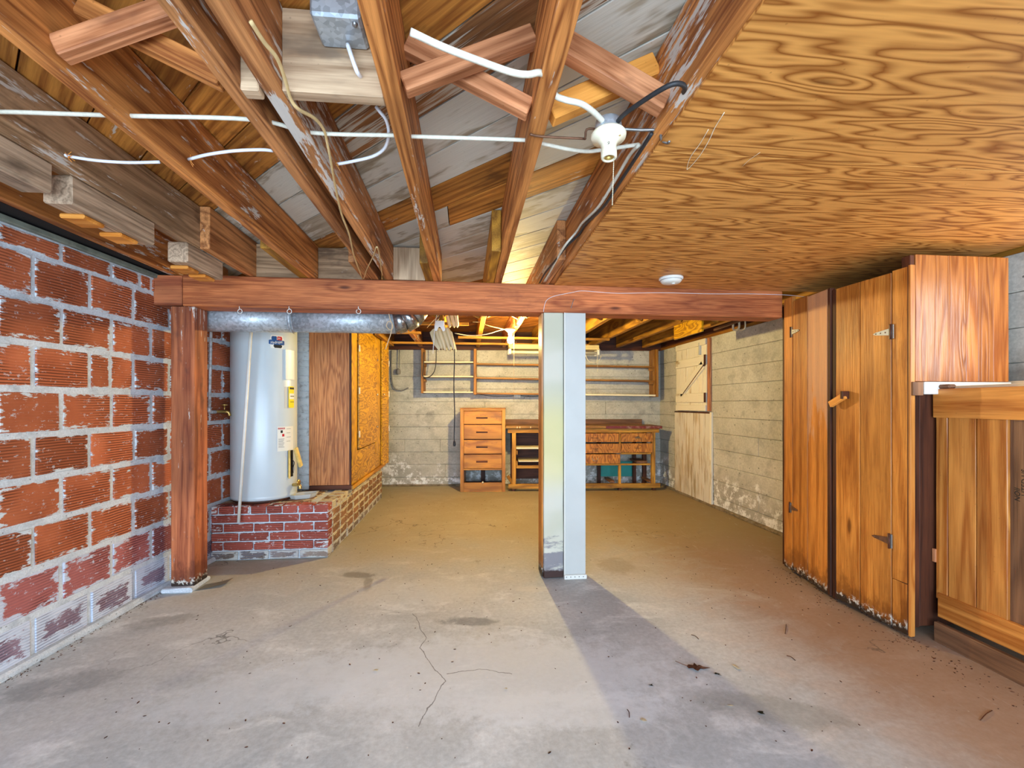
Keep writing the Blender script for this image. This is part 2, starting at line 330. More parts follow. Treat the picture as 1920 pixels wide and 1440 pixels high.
m_wpost = plain('pale_blue_white_paint', srgb(188, 190, 186), .45, 0, .05, 4, .4, .05)
m_plastic = plain('white_plastic', srgb(226, 226, 222), .4, 0, .04, 5)
m_pvc = plain('white_pipe', srgb(226, 222, 212), .4, 0, .08, 9)
m_cable = plain('white_cable', srgb(214, 208, 190), .6, 0, .12, 60, .3, .3)
m_cablew = plain('new_white_cable', srgb(228, 228, 232), .45, 0, .03, 20)
m_cabley = plain('tan_twin_cable', srgb(206, 176, 124), .55, 0, .15, 30)
m_black = plain('black_cable', srgb(40, 40, 42), .5, 0, .2, 30)
m_void = plain('painted_void_shade', (.008, .006, .005), .9)  # near-black that paints in the shade of the wall cavity and heater hatch
m_steel = plain('steel_hardware', srgb(150, 150, 150), .35, .8, .2, 30)
m_brass = plain('brass', srgb(200, 170, 100), .3, .9, .15, 20)
m_chrome = plain('nickel_pull', srgb(220, 214, 200), .25, .9, .1, 20)
m_rust = plain('rusty_iron', srgb(120, 84, 62), .6, .5, .3, 30)
m_porc = plain('aged_porcelain', srgb(232, 224, 196), .3, 0, .06, 12, .5, .03, dirt=srgb(184, 156, 96), da=.5, dsc=9)
m_beige = plain('beige_lamp_tube', srgb(196, 176, 136), .45, 0, .12, 10)
m_tubel = plain('ivory_lamp_tube', srgb(236, 226, 190), .35, 0, .05, 10)
m_ivory = plain('ivory_fixture_metal', srgb(214, 196, 140), .4, 0, .08, 10)
m_yel = plain('yellow_tag', srgb(232, 208, 30), .5, 0, .03)
m_blackp = plain('black_print', srgb(28, 26, 24), .6, 0, .02)
m_grayp = plain('gray_print', srgb(120, 120, 124), .6, 0, .02)
m_red = plain('red_print', srgb(190, 34, 40), .5, 0, .02)
m_blue = plain('blue_print', srgb(24, 76, 132), .4, 0, .06)
m_lblue = plain('light_blue_print', srgb(90, 160, 196), .4, 0, .06)
m_teal = plain('teal_board', srgb(54, 158, 152), .6, 0, .1, 6)
m_foam = plain('yellow_insulation', srgb(222, 190, 110), .8, 0, .2, 25, bs=.6)
m_leaf = plain('dry_leaf', srgb(112, 70, 48), .7, 0, .35, 60, bs=.5)
m_dleaf = plain('dark_leaf', srgb(42, 44, 26), .7, 0, .3, 60)
m_paper = plain('paper_scrap', srgb(226, 214, 186), .7, 0, .1, 40)
m_card = plain('gray_card', srgb(166, 160, 146), .7, 0, .1, 20)
m_string = plain('twine', srgb(206, 178, 140), .8, 0, .1, 60)
m_edge = plain('white_shelf_edge', srgb(232, 222, 190), .5, 0, .08, 10)
m_maroon = plain('maroon_paint', srgb(112, 34, 34), .4, 0, .2, 20, dirt=srgb(190, 170, 150), da=.4, dsc=12)
m_peel = wood('peeling_white_boards', srgb(160, 138, 100), srgb(206, 186, 150), 5, (.6, 9, 9), .6, blotch=.2, white=1.15, vary=.06, wcol=srgb(232, 226, 206), wscale=(2, 14, 14))
m_peel2 = wood('stripped_boards', srgb(160, 140, 108), srgb(206, 190, 158), 7, (.6, 16, 16), .6, blotch=.4, white=.8, vary=.1, wcol=srgb(220, 216, 204), wscale=(1.5, 30, 30), dirt=srgb(110, 92, 66), da=.5)
def bulb_mat(col, st):
    s = NT('lit_bulb'); s.b.inputs['Emission Color'].default_value = c4(col); s.b.inputs['Emission Strength'].default_value = st; s.b.inputs['Base Color'].default_value = c4(col); return s.m
# ================================================================= the setting
def floor_mat():
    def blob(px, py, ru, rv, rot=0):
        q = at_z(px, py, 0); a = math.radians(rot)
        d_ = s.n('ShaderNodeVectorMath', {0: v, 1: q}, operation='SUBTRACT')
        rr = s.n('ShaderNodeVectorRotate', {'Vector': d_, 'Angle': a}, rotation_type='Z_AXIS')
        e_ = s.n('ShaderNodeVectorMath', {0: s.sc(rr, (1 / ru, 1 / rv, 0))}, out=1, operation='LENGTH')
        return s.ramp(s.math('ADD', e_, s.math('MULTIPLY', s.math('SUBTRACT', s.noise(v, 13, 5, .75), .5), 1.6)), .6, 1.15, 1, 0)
    s = NT('slab_concrete'); v = s.n('ShaderNodeNewGeometry', out=0)
    n1 = s.noise(v, 1.1, 5, .6, .4); n2 = s.noise(s.sc(v, (1, 1.6, 1)), 3.2, 6, .65, .6); n3 = s.noise(v, 45, 4, .7); n4 = s.noise(v, .7, 3, .5)
    col = s.mix(s.ramp(n1, .35, .65), srgb(178, 184, 188), srgb(204, 208, 210))
    col = s.mix(s.ramp(n2, .5, .7, 0, .75), col, srgb(226, 230, 232))
    col = s.mix(s.ramp(n4, .5, .72, 0, .28), col, srgb(178, 162, 136))
    m = s.ramp(n3, .25, .75, .86, 1.1); col = s.mix(1., col, s.n('ShaderNodeCombineColor', {0: m, 1: m, 2: m}), 'MULTIPLY')
    d = s.noise(v, 2.4, 6, .75, .5); col = s.mix(s.ramp(d, .62, .72, 0, .55), col, srgb(92, 88, 82))
    y = s.n('ShaderNodeSeparateXYZ', {0: v}, out=0)      # ochre cast of the light painted in along the cupboards on the right
    e = s.math('ADD', y, s.math('MULTIPLY', s.math('SUBTRACT', n2, .5), .9)); col = s.mix(s.ramp(e, 1.05, 1.9, 0, .75), col, srgb(150, 104, 50))
    for b_, k_, cc_ in ((blob(672, 1078, .12, .06, 10), .6, srgb(88, 88, 92)), (blob(690, 1095, .03, .13, -8), .5, srgb(88, 88, 92)), (blob(880, 1165, .16, .05, 8), .55, srgb(84, 86, 92)), (blob(300, 1165, .18, .07, -12), .4, srgb(104, 104, 104)), (blob(120, 1285, .22, .10, -14), .4, srgb(110, 114, 120)), (blob(1155, 1060, .14, .18), .35, srgb(122, 100, 66)), (blob(1440, 1330, .3, .1, 20), .35, srgb(120, 116, 104)), (blob(900, 1260, .9, .34, 5), .6, srgb(222, 228, 234)), (blob(560, 1280, .6, .2, -15), .5, srgb(214, 222, 230)), (blob(1060, 1330, .5, .12, 5), .5, srgb(222, 228, 234)), (blob(780, 1110, .45, .22, 0), .4, srgb(218, 222, 224)), (blob(1000, 1104, .13, .05, 5), .35, srgb(216, 214, 206))):  # stains and pale scrubs that also brighten the front; last blob is painted light
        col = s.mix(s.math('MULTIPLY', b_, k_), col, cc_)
    wv = s.n('ShaderNodeVectorMath', {0: v, 1: s.n('ShaderNodeVectorMath', {0: s.n('ShaderNodeTexNoise', {'Vector': v, 'Scale': 9.0, 'Detail': 4}, out=1), 'Scale': .05}, operation='SCALE')}, operation='ADD')
    PL = [(776, 1150), (797, 1195), (790, 1215), (820, 1260), (833, 1275), (815, 1310), (790, 1345), (783, 1362)]; crk = None
    for (x0, y0), (x1, y1) in list(zip(PL, PL[1:])) + [((833, 1262), (900, 1255)), ((900, 1255), (960, 1262))]:
        A_ = at_z(x0, y0, 0) + Vector((.025, .025, .025)); B_ = at_z(x1, y1, 0) + Vector((.025, .025, .025)); AB = B_ - A_; A_.z = .0
        pa = s.sc(s.n('ShaderNodeVectorMath', {0: wv, 1: A_}, operation='SUBTRACT'), (1, 1, 0))
        h_ = s.math('DIVIDE', s.n('ShaderNodeVectorMath', {0: pa, 1: AB}, out=1, operation='DOT_PRODUCT'), AB.length_squared, clamp=True)
        dd = s.n('ShaderNodeVectorMath', {0: s.n('ShaderNodeVectorMath', {0: pa, 1: s.n('ShaderNodeVectorMath', {0: AB, 'Scale': h_}, operation='SCALE')}, operation='SUBTRACT')}, out=1, operation='LENGTH')
        crk = dd if crk is None else s.math('MINIMUM', crk, dd)
    col = s.mix(s.ramp(crk, .0008, .0028, .75, 0), col, srgb(70, 70, 72))
    yy = s.n('ShaderNodeSeparateXYZ', {0: v}, out=1)     # tan tone towards the back of the room
    e2 = s.math('ADD', yy, s.math('MULTIPLY', s.math('SUBTRACT', n1, .5), 2.2)); col = s.mix(s.ramp(e2, 2.4, 4.2, 0, .75), col, srgb(150, 134, 92))
    vc = s.n('ShaderNodeTexVoronoi', {'Vector': s.n('ShaderNodeVectorMath', {0: v, 1: s.n('ShaderNodeTexNoise', {'Vector': v, 'Scale': 3.0, 'Detail': 5}, out=1)}, operation='ADD'), 'Scale': .62}, feature='DISTANCE_TO_EDGE')
    cr = s.math('MULTIPLY', s.ramp(vc, .0015, .005, 1, 0), s.ramp(s.noise(v, .9, 2), .46, .58)); col = s.mix(s.math('MULTIPLY', cr, .6), col, srgb(60, 58, 56))
    sp = s.n('ShaderNodeTexVoronoi', {'Vector': v, 'Scale': 15}, out=0); pk = s.noise(v, 7, 1)
    col = s.mix(s.math('MULTIPLY', s.ramp(sp, .035, .07, .75, 0), s.ramp(pk, .5, .6)), col, srgb(70, 66, 62))
    sp2 = s.n('ShaderNodeTexVoronoi', {'Vector': s.sc(v, (1.1, .9, 1)), 'Scale': 9}, out=0); col = s.mix(s.ramp(sp2, .02, .045, .7, 0), col, srgb(222, 222, 216))
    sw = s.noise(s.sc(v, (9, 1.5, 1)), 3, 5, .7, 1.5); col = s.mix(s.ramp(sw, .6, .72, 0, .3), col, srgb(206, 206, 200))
    return s.done(col, s.ramp(n2, .3, .7, .62, .8), s.math('SUBTRACT', s.math('ADD', n2, n3), cr), .12, .004, spec=.3)
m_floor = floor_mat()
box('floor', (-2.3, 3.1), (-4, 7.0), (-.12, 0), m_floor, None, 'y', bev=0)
tag(bpy.data.objects['floor'], kind='structure')
# ---- left wall of combed clay tiles
FW = frame((-1.932, 2.092, 0), (.0524, .9986))         # x runs along the wall, -y into the room
wl = box('wall_left', (-4.6, 5.0), (.012, .25), (0, 1.915), m_mortar, None, 'x', FW, bev=0); tag(wl, kind='structure')
CR = [0, .2, .405, .61, .81, 1.01, 1.215, 1.42, 1.62, 1.825, 1.913]
for r in range(10):
    off = .150 if r % 2 == 0 else .285
    t = off - .2875 * 8
    k = 0
    while t < 3.1:
        L = .2875; segs = [(t, t + L)]
        if r == 6 and abs(t - .444) < .1: segs = [(t, t + .125), (t + .125, t + L)]
        if r == 9 and abs(t - .57) < .1: segs = [(t, t + .2), (t + .2, t + L)]
        for a, b in segs:
            mt = m_tilew if r == 0 else (m_tilep if r == 1 else m_tile)
            g = random.uniform(.009, .013)
            bm = boxbm(b - a - 2 * g, .05, CR[r + 1] - CR[r] - (.030 if r < 9 else .014), .004, .0022)
            M = FW @ Matrix.Translation(((a + b) / 2, .012 + .025 - random.uniform(.003, .007) - .0, (CR[r] + CR[r + 1]) / 2)) @ Matrix.Rotation(random.uniform(-.006, .006), 4, 'Y')
            from_bm('tile', bm, mt, wl, M, recenter=False)
        t += L
tag(box('trim_1', (-4.6, 4.6), (-.012, .16), (1.915, 1.942), m_sill, None, 'x', FW, bev=.004, jit=.001), kind='structure')
bar('mortar_fillet', (-4.4, -.01, .012), (3.0, -.01, .012), .05, .04, m_mortar, wl, F=FW, bev=.012, jit=.003, cuts=24)
# ---- back wall and right wall: board-marked concrete, one strip per form board
FB = frame((-2.2, 6.57, 0), (3.845, -.25)); FR = frame((2.745, 7.0, 0), (0, -1))      # FR: x towards the camera, y away from the room... -y is +u
wb = box('wall_back', (-.4, 5.4), (.02, .25), (0, 1.925), m_wall, None, 'x', FB, bev=0); tag(wb, kind='structure')
wr = box('wall_right', (.2, 5.35), (.02, .25), (0, 1.92), m_wall, None, 'x', FR, bev=0); tag(wr, kind='structure')
for xr_, zr_ in (((5.95, 8.6), (0, 1.92)), ((5.35, 5.95), (0, 1.28)), ((5.35, 5.95), (1.86, 1.92))): box('wall_core', xr_, (.02, .25), zr_, m_wall, wr, 'x', FR, bev=0)
LV = [0, .12, .30, .475, .65, .825, 1.0, 1.178, 1.355, 1.53, 1.71, 1.905]
WIN = (5.35, 5.95, 1.28, 1.86)                         # window opening in the right wall, in FR x and z
DR = None
for r in range(11):
    for Fr, root, x0, x1 in ((FB, wb, -.35, 5.2), (FR, wr, .55, 8.5)):
        xs = [x0] + sorted(random.uniform(x0, x1) for _ in range(2)) + [x1]
        if root is wr:
            if r < 6: xs = [x0, 2.62 + .33 * (r % 3), x1]
            else: xs = [x0, x1]
        for a, b in zip(xs, xs[1:]):
            if root is wr and LV[r + 1] > 1.2:
                if b > WIN[0]: b2 = WIN[0]; box('form_board_strip', (WIN[1], b), (0, .03), (LV[r] + .0012, LV[r + 1] - .0012), m_wall, root, 'x', Fr, .0035)
                else: b2 = b
            else: b2 = b
            dy = random.uniform(-.003, .003)
            box('form_board_strip', (a + .001, b2 - .001), (dy, .04), (LV[r] + .0012, LV[r + 1] - .0012), m_wall, root, 'x', Fr, .0035)
bar('dirt_fillet', (.6, .0, .008), (4.8, .0, .008), .07, .035, m_foot, wr, F=FR, bev=.014, jit=.004, cuts=24)
bar('dirt_fillet', (.2, .0, .008), (5.0, .0, .008), .06, .03, m_foot, wb, F=FB, bev=.012, jit=.004, cuts=24)
tag(box('trim_2', (.5, 8.5), (.015, .16), (1.905, 1.942), m_shelf, None, 'x', FR, bev=.003), kind='structure')
tag(box('trim_4', (.5, 8.5), (.02, .06), (1.942, 2.19), m_dark, None, 'x', FR, bev=0), kind='structure')
tag(box('trim_5', (-.3, 5.4), (.02, .06), (1.942, 2.19), m_dark, None, 'x', FB, bev=0), kind='structure')
tag(box('trim_6', (-4.6, 4.6), (.05, .16), (1.942, 2.19), m_dark, None, 'x', FW, bev=0), kind='structure')
tag(box('trim_3', (-.3, 5.2), (.015, .16), (1.905, 1.942), m_dark, None, 'x', FB, bev=.003), kind='structure')
# window just beside the frame, over the bin
w1 = empty('window_1', (2.745, 1.35, 1.28), kind='structure')
for nm, xr, zr in (('frame_rail', (WIN[0], WIN[1]), (1.28, 1.31)), ('frame_rail', (WIN[0], WIN[1]), (1.83, 1.86)), ('frame_stile', (WIN[0], WIN[0] + .03), (1.31, 1.83)), ('frame_stile', (WIN[1] - .03, WIN[1]), (1.31, 1.83))):
    box(nm, xr, (.04, .1), zr, m_edge, w1, 'x' if 'rail' in nm else 'z', FR)
# ---- subfloor: diagonal planks, cement stained in bands
ce = box('ceiling', (-2.1, 3.0), (-2.8, 6.9), (2.19, 2.23), m_dark, None, 'y', bev=0); tag(ce, kind='structure')
def plank(s0, s1, u0, u1, mt):
    """diagonal board between the lines u+v=s0 and u+v=s1, cut to u0..u1"""
    g = .0025; R = Matrix.Rotation(math.radians(-45), 4, 'Z')
    cs = (s0 + s1) / 2; uc = (u0 + u1) / 2
    M = Matrix.Translation((uc, cs - uc, 2.173)) @ R
    bm = boxbm((u1 - u0) * 1.4142 + .4, (s1 - s0) / 1.4142 - 2 * g, .022, .0015)
    Mi = M.inverted()
    for co, no in (((max(u0, -2.0), 0, 0), (-1, 0, 0)), ((min(u1, 2.9), 0, 0), (1, 0, 0)), ((0, -2.6, 0), (0, -1, 0)), ((0, 6.75, 0), (0, 1, 0))):
        r = bmesh.ops.bisect_plane(bm, geom=list(bm.verts) + list(bm.edges) + list(bm.faces), plane_co=Mi @ Vector(co), plane_no=Mi.to_3x3() @ Vector(no), clear_outer=True)
        ed = [e for e in r['geom_cut'] if isinstance(e, bmesh.types.BMEdge)]
        if ed: bmesh.ops.holes_fill(bm, edges=ed)
    if not bm.verts: bm.free(); return
    from_bm('plank', bm, mt, ce, M, recenter=False)
k = -12
while 1.735 + .262 * k < 9.4:
    s0 = 1.735 + .262 * k; s1 = s0 + .262
    if s1 < 1.22: plank(s0, s1, -2.0, 2.9, m_subb)
    elif s1 < 1.5: plank(s0, s1, -2.0, -.58, m_subw); plank(s0, s1, -.575, 2.9, m_subs)
    elif s1 < 2.0: plank(s0, s1, -2.0, 2.9, m_subw)
    elif s1 < 2.27: plank(s0, s1, -2.0, .19, m_subb); plank(s0, s1, .195, 2.9, m_subw)
    elif s1 < 2.54: plank(s0, s1, -2.0, -.1, m_subw); plank(s0, s1, -.095, 2.9, m_subb)
    elif s0 < 3.7: plank(s0, s1, -2.0, -.575, m_subb if k % 3 == 1 else m_subw); plank(s0, s1, -.57, 2.9, m_subw)
    else: plank(s0, s1, -2.0, .9, m_subb); plank(s0, s1, .905, 2.9, m_subb)
    k += 1
# ---- plywood lining under the right-hand bays
def sheet(v0, v1, u0=.575, u1=2.74):
    o = box('plywood_sheet', (u0, u1), (v0 + .0015, v1 - .0015), (1.93, 1.94), m_ply, ce, 'x', bev=.0008)
    return o
sheet(1.355, 2.955); sheet(.13, 1.355); sheet(-1.1, .13)
# ================================================================= timber frame
JZ0, JZ1 = 1.942, 2.158
GJ = 'floor joists over the front of the basement'
def joist(u, v0, v1, mt, label, w=.048, z0=JZ0, z1=JZ1, group=GJ, holes=()):
    o = box('floor_joist', (u, u + w), (v0, v1), (z0, z1), mt, None, 'y', bev=.0025, cuts=10, jit=.0008)
    return tag(o, label, 'joist', group)
joist(-1.404, -1.2, 2.49, m_joistg, 'weathered brown floor joist carrying the gray blocks, nearest the tile wall')
joist(-.996, -1.2, 3.10, m_joist, 'wide orange-brown floor joist between the weathered joist and the close pair')
joist(-.608, -1.2, 3.10, m_joistw, 'plaster-marked joist, left one of the close pair')
joist(-.514, -1.2, 3.10, m_joistw, 'plaster-marked joist, right one of the close pair, with tan cable stapled on')
joist(-.215, -1.2, 3.10, m_joist, 'orange floor joist right of the pale board with the metal box')
joist(.180, -1.2, 3.10, m_joist, 'brown floor joist left of the porcelain lampholder, struts nailed on both sides')
joist(.545, -1.2, 3.10, m_joist, 'floor joist along the edge of the plywood ceiling, cables running beside it')
GB = 'floor joists of the back part, lapped over the beam'
lap = {
 -1.356: 'joist end lapping the weathered joist near the tile wall', -1.046: 'joist end lapped on the left of the wide orange joist',
 -.658: 'back joist lapped left of the close pair of joists', -.264: 'back joist lapped against the joist beside the pale end block',
 .130: 'dark joist end standing left of the struts joist above the beam', .494: 'plaster-whitened joist end beside the plywood edge'}
for u, lb in lap.items():
    st = {-1.356: 2.47, -1.046: 2.43, -.658: 2.62, -.264: 2.6, .130: 2.36, .494: 2.46}[u]
    joist(u, st, 6.42, m_joistw if u in (.494, -1.356, -.658) else m_back, lb, group=GB)
for u, lb in ((.90, 'back room joist seen just right of the white post'), (1.30, 'back room joist second right of the white post'), (1.70, 'back room joist third right of the white post'), (2.10, 'back room joist fourth right of the white post'), (2.48, 'outermost back room joist along the concrete wall')):
    joist(u, 3.0, 6.25, m_back, lb, group=GB)
joist(-1.82, -1.2, 3.6, m_joist, 'rim joist running along the top of the tile wall', w=.045)
tag(box('dark_gap', (-2.05, -1.84), (-1.2, 3.6), (1.95, 2.158), m_void, None, 'y', bev=0), 'black block standing in for the shaded cavity above the tile wall sill', 'cavity')
# gray blocks hung along the weathered joist, with orange shims
def hanger(p0, p1, shims, label):
    r = empty('hanger_block', (-1.40, p0, 1.842), label, 'block', 'weathered blocks under the joist by the tile wall')
    box('block', (-1.452, -1.358), (p0, p1), (1.842, 1.941), m_grayw, r, 'y', bev=.006, jit=.001, cuts=3)
    for a in shims: box('shim', (-1.47, -1.385), (a, a + .10), (1.824, 1.8415), m_orange, r, 'x', bev=.008)
hanger(.35, 1.645, (1.1, 1.36), 'gray weathered block at the photo edge, nearest the camera of the three')
hanger(1.715, 2.14, (1.80, 1.98), 'gray weathered block with a cracked end, middle one of the three')
hanger(2.37, 2.70, (2.42, 2.57), 'brown block whose end overhangs the beam above the left post')
# blocking
b = box('blocking_board', (-.466, -.215), (1.205, 1.243), (1.944, 2.155), m_pale, None, 'x', bev=.002); tag(b, 'pale board blocking between joists below the gray metal box', 'blocking board')
b = box('blocking_board', (-.56, -.516), (1.19, 1.228), (1.93, 2.155), m_pale, None, 'x', bev=.003); tag(b, 'short pale block wedged inside the close pair of joists', 'blocking board')
b = box('blocking_board', (-.466, -.266), (2.965, 3.005), (1.944, 2.15), m_pale, None, 'z', bev=.002); tag(b, 'pale stained end block standing on the beam between joists', 'blocking board')
b = box('blocking_board', (-1.356, -1.0), (2.99, 3.03), (1.944, 2.15), m_joistg, None, 'x', bev=.002); tag(b, 'dark end block on the beam left of the wide orange joist', 'blocking board')
b = box('blocking_board', (-.946, -.66), (3.02, 3.06), (1.944, 2.15), m_joistg, None, 'x', bev=.002); tag(b, 'dark end block on the beam between the wide joist and the close pair', 'blocking board')
# cross bridging
def strut(p0, p1, mt, label, w=.04, h=.05, group='cross bridging struts between the front joists'):
    d = (Vector(p1) - Vector(p0)).normalized()
    o = bar('bridging_strut', p0, p1, w, h, mt, None, up=(0, 0, 1), bev=.003)
    return tag(o, label, 'strut', group)
def X(ua, ub, v, mA, mB, la, lb, dv=.032, **k):
    strut((ua + .004, v - dv, 1.972), (ub - .004, v - dv, 2.125), mA, la, **k); strut((ua + .004, v + dv, 2.125), (ub - .004, v + dv, 1.972), mB, lb, **k)
X(-.167, .180, 1.23, m_strut, m_strut, 'pinkish strut rising right from the orange joist to the struts joist', 'strut falling right towards the struts joist, crossing behind the pinkish one')
X(.228, .545, 1.235, m_orange, m_strut, 'bright orange strut rising right behind the lampholder', 'thick strut falling right to the plywood edge above the black cable', dv=-.035, w=.045, h=.062)
X(-.948, -.608, 1.19, m_strut, m_joist, 'strut rising right at the top left corner of the photo', 'brown strut falling right towards the close pair of joists')
GX = 'cross bridging struts of the back room'
us = [-1.308, -1.046, -.658, -.264, .130, .494, .90, 1.30, 1.70, 2.10, 2.48]
nm = ['by the brick chimney', 'left of the hanging tube lamp', 'above the duct elbow', 'above the hanging tube lamp', 'above the lit bulb', 'hidden behind the white post', 'right of the white post', 'second bay right of the white post', 'third bay right of the white post', 'next to the concrete wall']
for i in range(10):
    a, b_ = us[i] + .048, us[i + 1]
    X(a, b_, 4.25, m_back, m_back, 'back room strut rising right, ' + nm[i], 'back room strut falling right, ' + nm[i], group=GX)
# cross strips under the back joists
def strip(v, u0, u1, label, z=1.915, h=.03):
    tag(box('ceiling_strip', (u0, u1), (v, v + .045), (z, z + h - .004), m_back, None, 'x', bev=.002), label, 'strip', 'wood strips nailed across the back room joists')
strip(4.45, -1.0, .02, 'strip nearest the beam, running behind the hanging tube lamp')
strip(5.05, -.95, -.5, 'short strip left of the hanging tube lamp')
strip(5.35, -.10, 1.72, 'middle strip running behind the lit bulb')
strip(5.9, -1.0, 1.62, 'rearmost long strip above the shelves')
tag(box('ceiling_strip', (-.98, -.93), (5.0, 5.95), (1.885, 1.912), m_back, None, 'y'), 'strip running from front to back right of the duct elbow', 'strip', 'wood strips nailed across the back room joists')
tag(box('plywood_scrap', (2.1, 2.12), (3.9, 4.45), (1.80, 1.94), m_cupy, None, 'y'), 'yellow plywood scrap hung from the joists by the right wall', 'board')
# main beam and posts
bm_ = empty('main_beam', (0, 2.97, 1.748), 'long reddish timber beam crossing the basement on posts', 'beam')
box('timber', (-1.73, 2.19), (2.965, 3.115), (1.748, 1.940), m_beam, bm_, 'x', bev=.006, cuts=16, jit=.0012)
box('end_timber', (-1.90, -1.735), (2.972, 3.11), (1.752, 1.936), m_post, bm_, 'x', bev=.005)['label'] = 'darker end timber let into the tile wall'
p = empty('timber_post', (-1.73, 3.05, 0), 'reddish square timber post under the beam beside the tile wall', 'post')
box('shaft', (-1.800, -1.665), (2.975, 3.12), (.03, 1.747), m_post, p, 'z', bev=.004, jit=.001, cuts=12)
box('footing', (-1.84, -1.66), (2.94, 3.15), (0, .032), m_mortar, p, 'x', bev=.01, jit=.004)['label'] = 'low rough concrete footing'
p = empty('timber_post', (.57, 3.03, 0), 'old cream painted post under the beam with a charred foot', 'post')
m_creamp = None
def creampost():
    s = NT('cream_post_paint'); v = s.coord(False); z = s.n('ShaderNodeSeparateXYZ', {0: s.n('ShaderNodeNewGeometry', out=0)}, out=2)
    n = s.noise(s.sc(v, (18, 18, 5)), 1, 5, .75); n2 = s.noise(s.sc(v, (3, 3, 2)), 1, 2)
    col = s.mix(s.ramp(n2, .4, .6), srgb(186, 184, 162), srgb(200, 196, 180))
    zy = s.math('MULTIPLY', s.ramp(z, .5, .75), s.ramp(z, 1.0, 1.3, 1, 0)); col = s.mix(s.math('MULTIPLY', zy, .55), col, srgb(214, 200, 118))
    t = s.math('ADD', z, s.math('MULTIPLY', s.math('SUBTRACT', n, .5), .9))
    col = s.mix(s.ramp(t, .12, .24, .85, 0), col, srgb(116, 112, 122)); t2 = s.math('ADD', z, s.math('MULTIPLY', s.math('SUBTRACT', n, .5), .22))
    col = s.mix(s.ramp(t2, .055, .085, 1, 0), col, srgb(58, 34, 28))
    return s.done(col, .55, n, .2, .003)
box('shaft', (.503, .634), (2.95, 3.10), (.005, 1.75), creampost(), p, 'z', bev=.004, jit=.0012, cuts=10)
box('side_board', (.492, .502), (2.965, 3.10), (.01, 1.747), m_pink, p, 'z')['label'] = 'thin bare reddish side board'
p = empty('boxed_post', (.707, 3.03, 0), 'smooth pale blue-white boxed post beside the cream one', 'post')
box('casing', (.6355, .780), (2.935, 3.09), (.028, 1.747), m_wpost, p, 'z', bev=.002)
box('base_plate', (.636, .786), (2.925, 3.09), (.0, .028), m_white, p, 'x', bev=.002)
for i in range(5): lathe('rivet', [(0, .003), (.003, .002), (.004, 0)], m_steel, p, Matrix.Translation((.65 + i * .028, 2.9245, .016)) @ Matrix.Rotation(math.radians(90), 4, 'X'), 8)
box('edge_bead', (.635, .642), (2.93, 2.9345), (.028, 1.747), m_white, p, 'z')
# ================================================================= hearth of bricks
h = empty('brick_hearth', (-1.45, 4.5, 0), 'low red brick hearth carrying the water heater and the cupboard', 'hearth')
prism('mortar_core', [(-1.853, -3.532), (-1.038, -3.532), (-1.038, -5.67), (-1.744, -5.67)], .388, m_mortar, h, Matrix.Translation((0, 0, .0)) @ Matrix.Rotation(math.radians(90), 4, 'X'))
CH = [.004, .075, .142, .209, .276, .340]
def brick(x0, x1, y0, y1, z0, z1, mt): box('brick', (x0, x1), (y0, y1), (z0, z1), mt, h, 'x' if (x1 - x0) > (y1 - y0) else 'y', bev=.004, jit=.0016)
for r, z in enumerate(CH):
    zt = (CH + [.398])[r + 1] - .010 if r < 5 else .398
    mt = m_brickw if r == 0 else m_brick
    L = .2135 if r < 5 else .112
    x = -1.03; first = True
    if r % 2 == 0 and r < 5: first = False
    while x > -1.85:
        l = (.1 if first and r < 5 else L - .01); first = False
        x0 = max(x - l, -1.855)
        if x - x0 > .02: brick(x0, x, 3.520 + random.uniform(-.003, .003), 3.62, z, zt, mt)
        x = x0 - .010
    y = 3.53 + (.1 if r % 2 else .0) if r < 5 else 3.64
    if r < 5 and r % 2: pass
    y = 3.63 if r != 5 else 3.64
    if r % 2: y = 3.53 + .1
    while y < 5.66:
        y1 = min(y + L - .01, 5.67)
        if y1 - y > .03: brick(-1.14, -1.027 + random.uniform(-.003, .003), y, y1, z, zt, m_brickd if r else m_brickw)
        y = y1 + .01
# paving on top of the hearth
y = 3.635
while y < 4.15:
    for x in (-1.85, -1.63, -1.41): brick(x, x + .205, y, min(y + .1, 4.12), .386, .396, m_brickd)
    y += .112
# ---- chimney of white painted bricks
ch = empty('brick_chimney', (-1.6, 4.5, .4), 'white painted brick chimney between water heater and cupboard', 'chimney')
box('core', (-1.768, -1.370), (4.142, 5.2), (.398, 2.15), m_bpaint, ch, 'z', bev=0)
z = .400; r = 0
while z < 2.12:
    x = -1.363; first = r % 2 == 0
    while x > -1.80:
        l = .1 if first else .205; first = False
        x0 = max(x - l, -1.815)
        if x - x0 > .03: box('brick', (x0, x), (4.135 + random.uniform(-.002, .002), 4.2), (z, z + .058), m_bpaint, ch, 'x', bev=.004, jit=.0015)
        x = x0 - .008
    z += .067; r += 1
# ================================================================= cupboard on the hearth
c = empty('tall_cupboard', (-1.17, 4.9, .4), 'tall plywood cupboard with yellow doors standing on the brick hearth', 'cupboard')
box('side_panel', (-1.36, -1.02), (4.10, 4.118), (.44, 1.93), m_cup, c, 'z', bev=.001)['label'] = 'brown end panel with dark stains'
box('plinth', (-1.36, -1.00), (4.098, 4.125), (.399, .438), m_dark, c, 'x')
box('base_rail', (-1.03, -.985), (4.098, 5.70), (.400, .432), m_bench, c, 'y')
box('corner_trim', (-1.02, -1.004), (4.096, 4.112), (.44, 1.93), m_dark, c, 'z')
box('back_panel', (-1.36, -1.35), (4.12, 5.7), (.40, 1.93), m_cup, c, 'z')
box('far_panel', (-1.335, -1.0), (5.69, 5.705), (.43, 1.90), m_cupy, c, 'z')
box('stile', (-1.02, -1.001), (4.115, 4.30), (.60, 1.93), m_cupy, c, 'z')
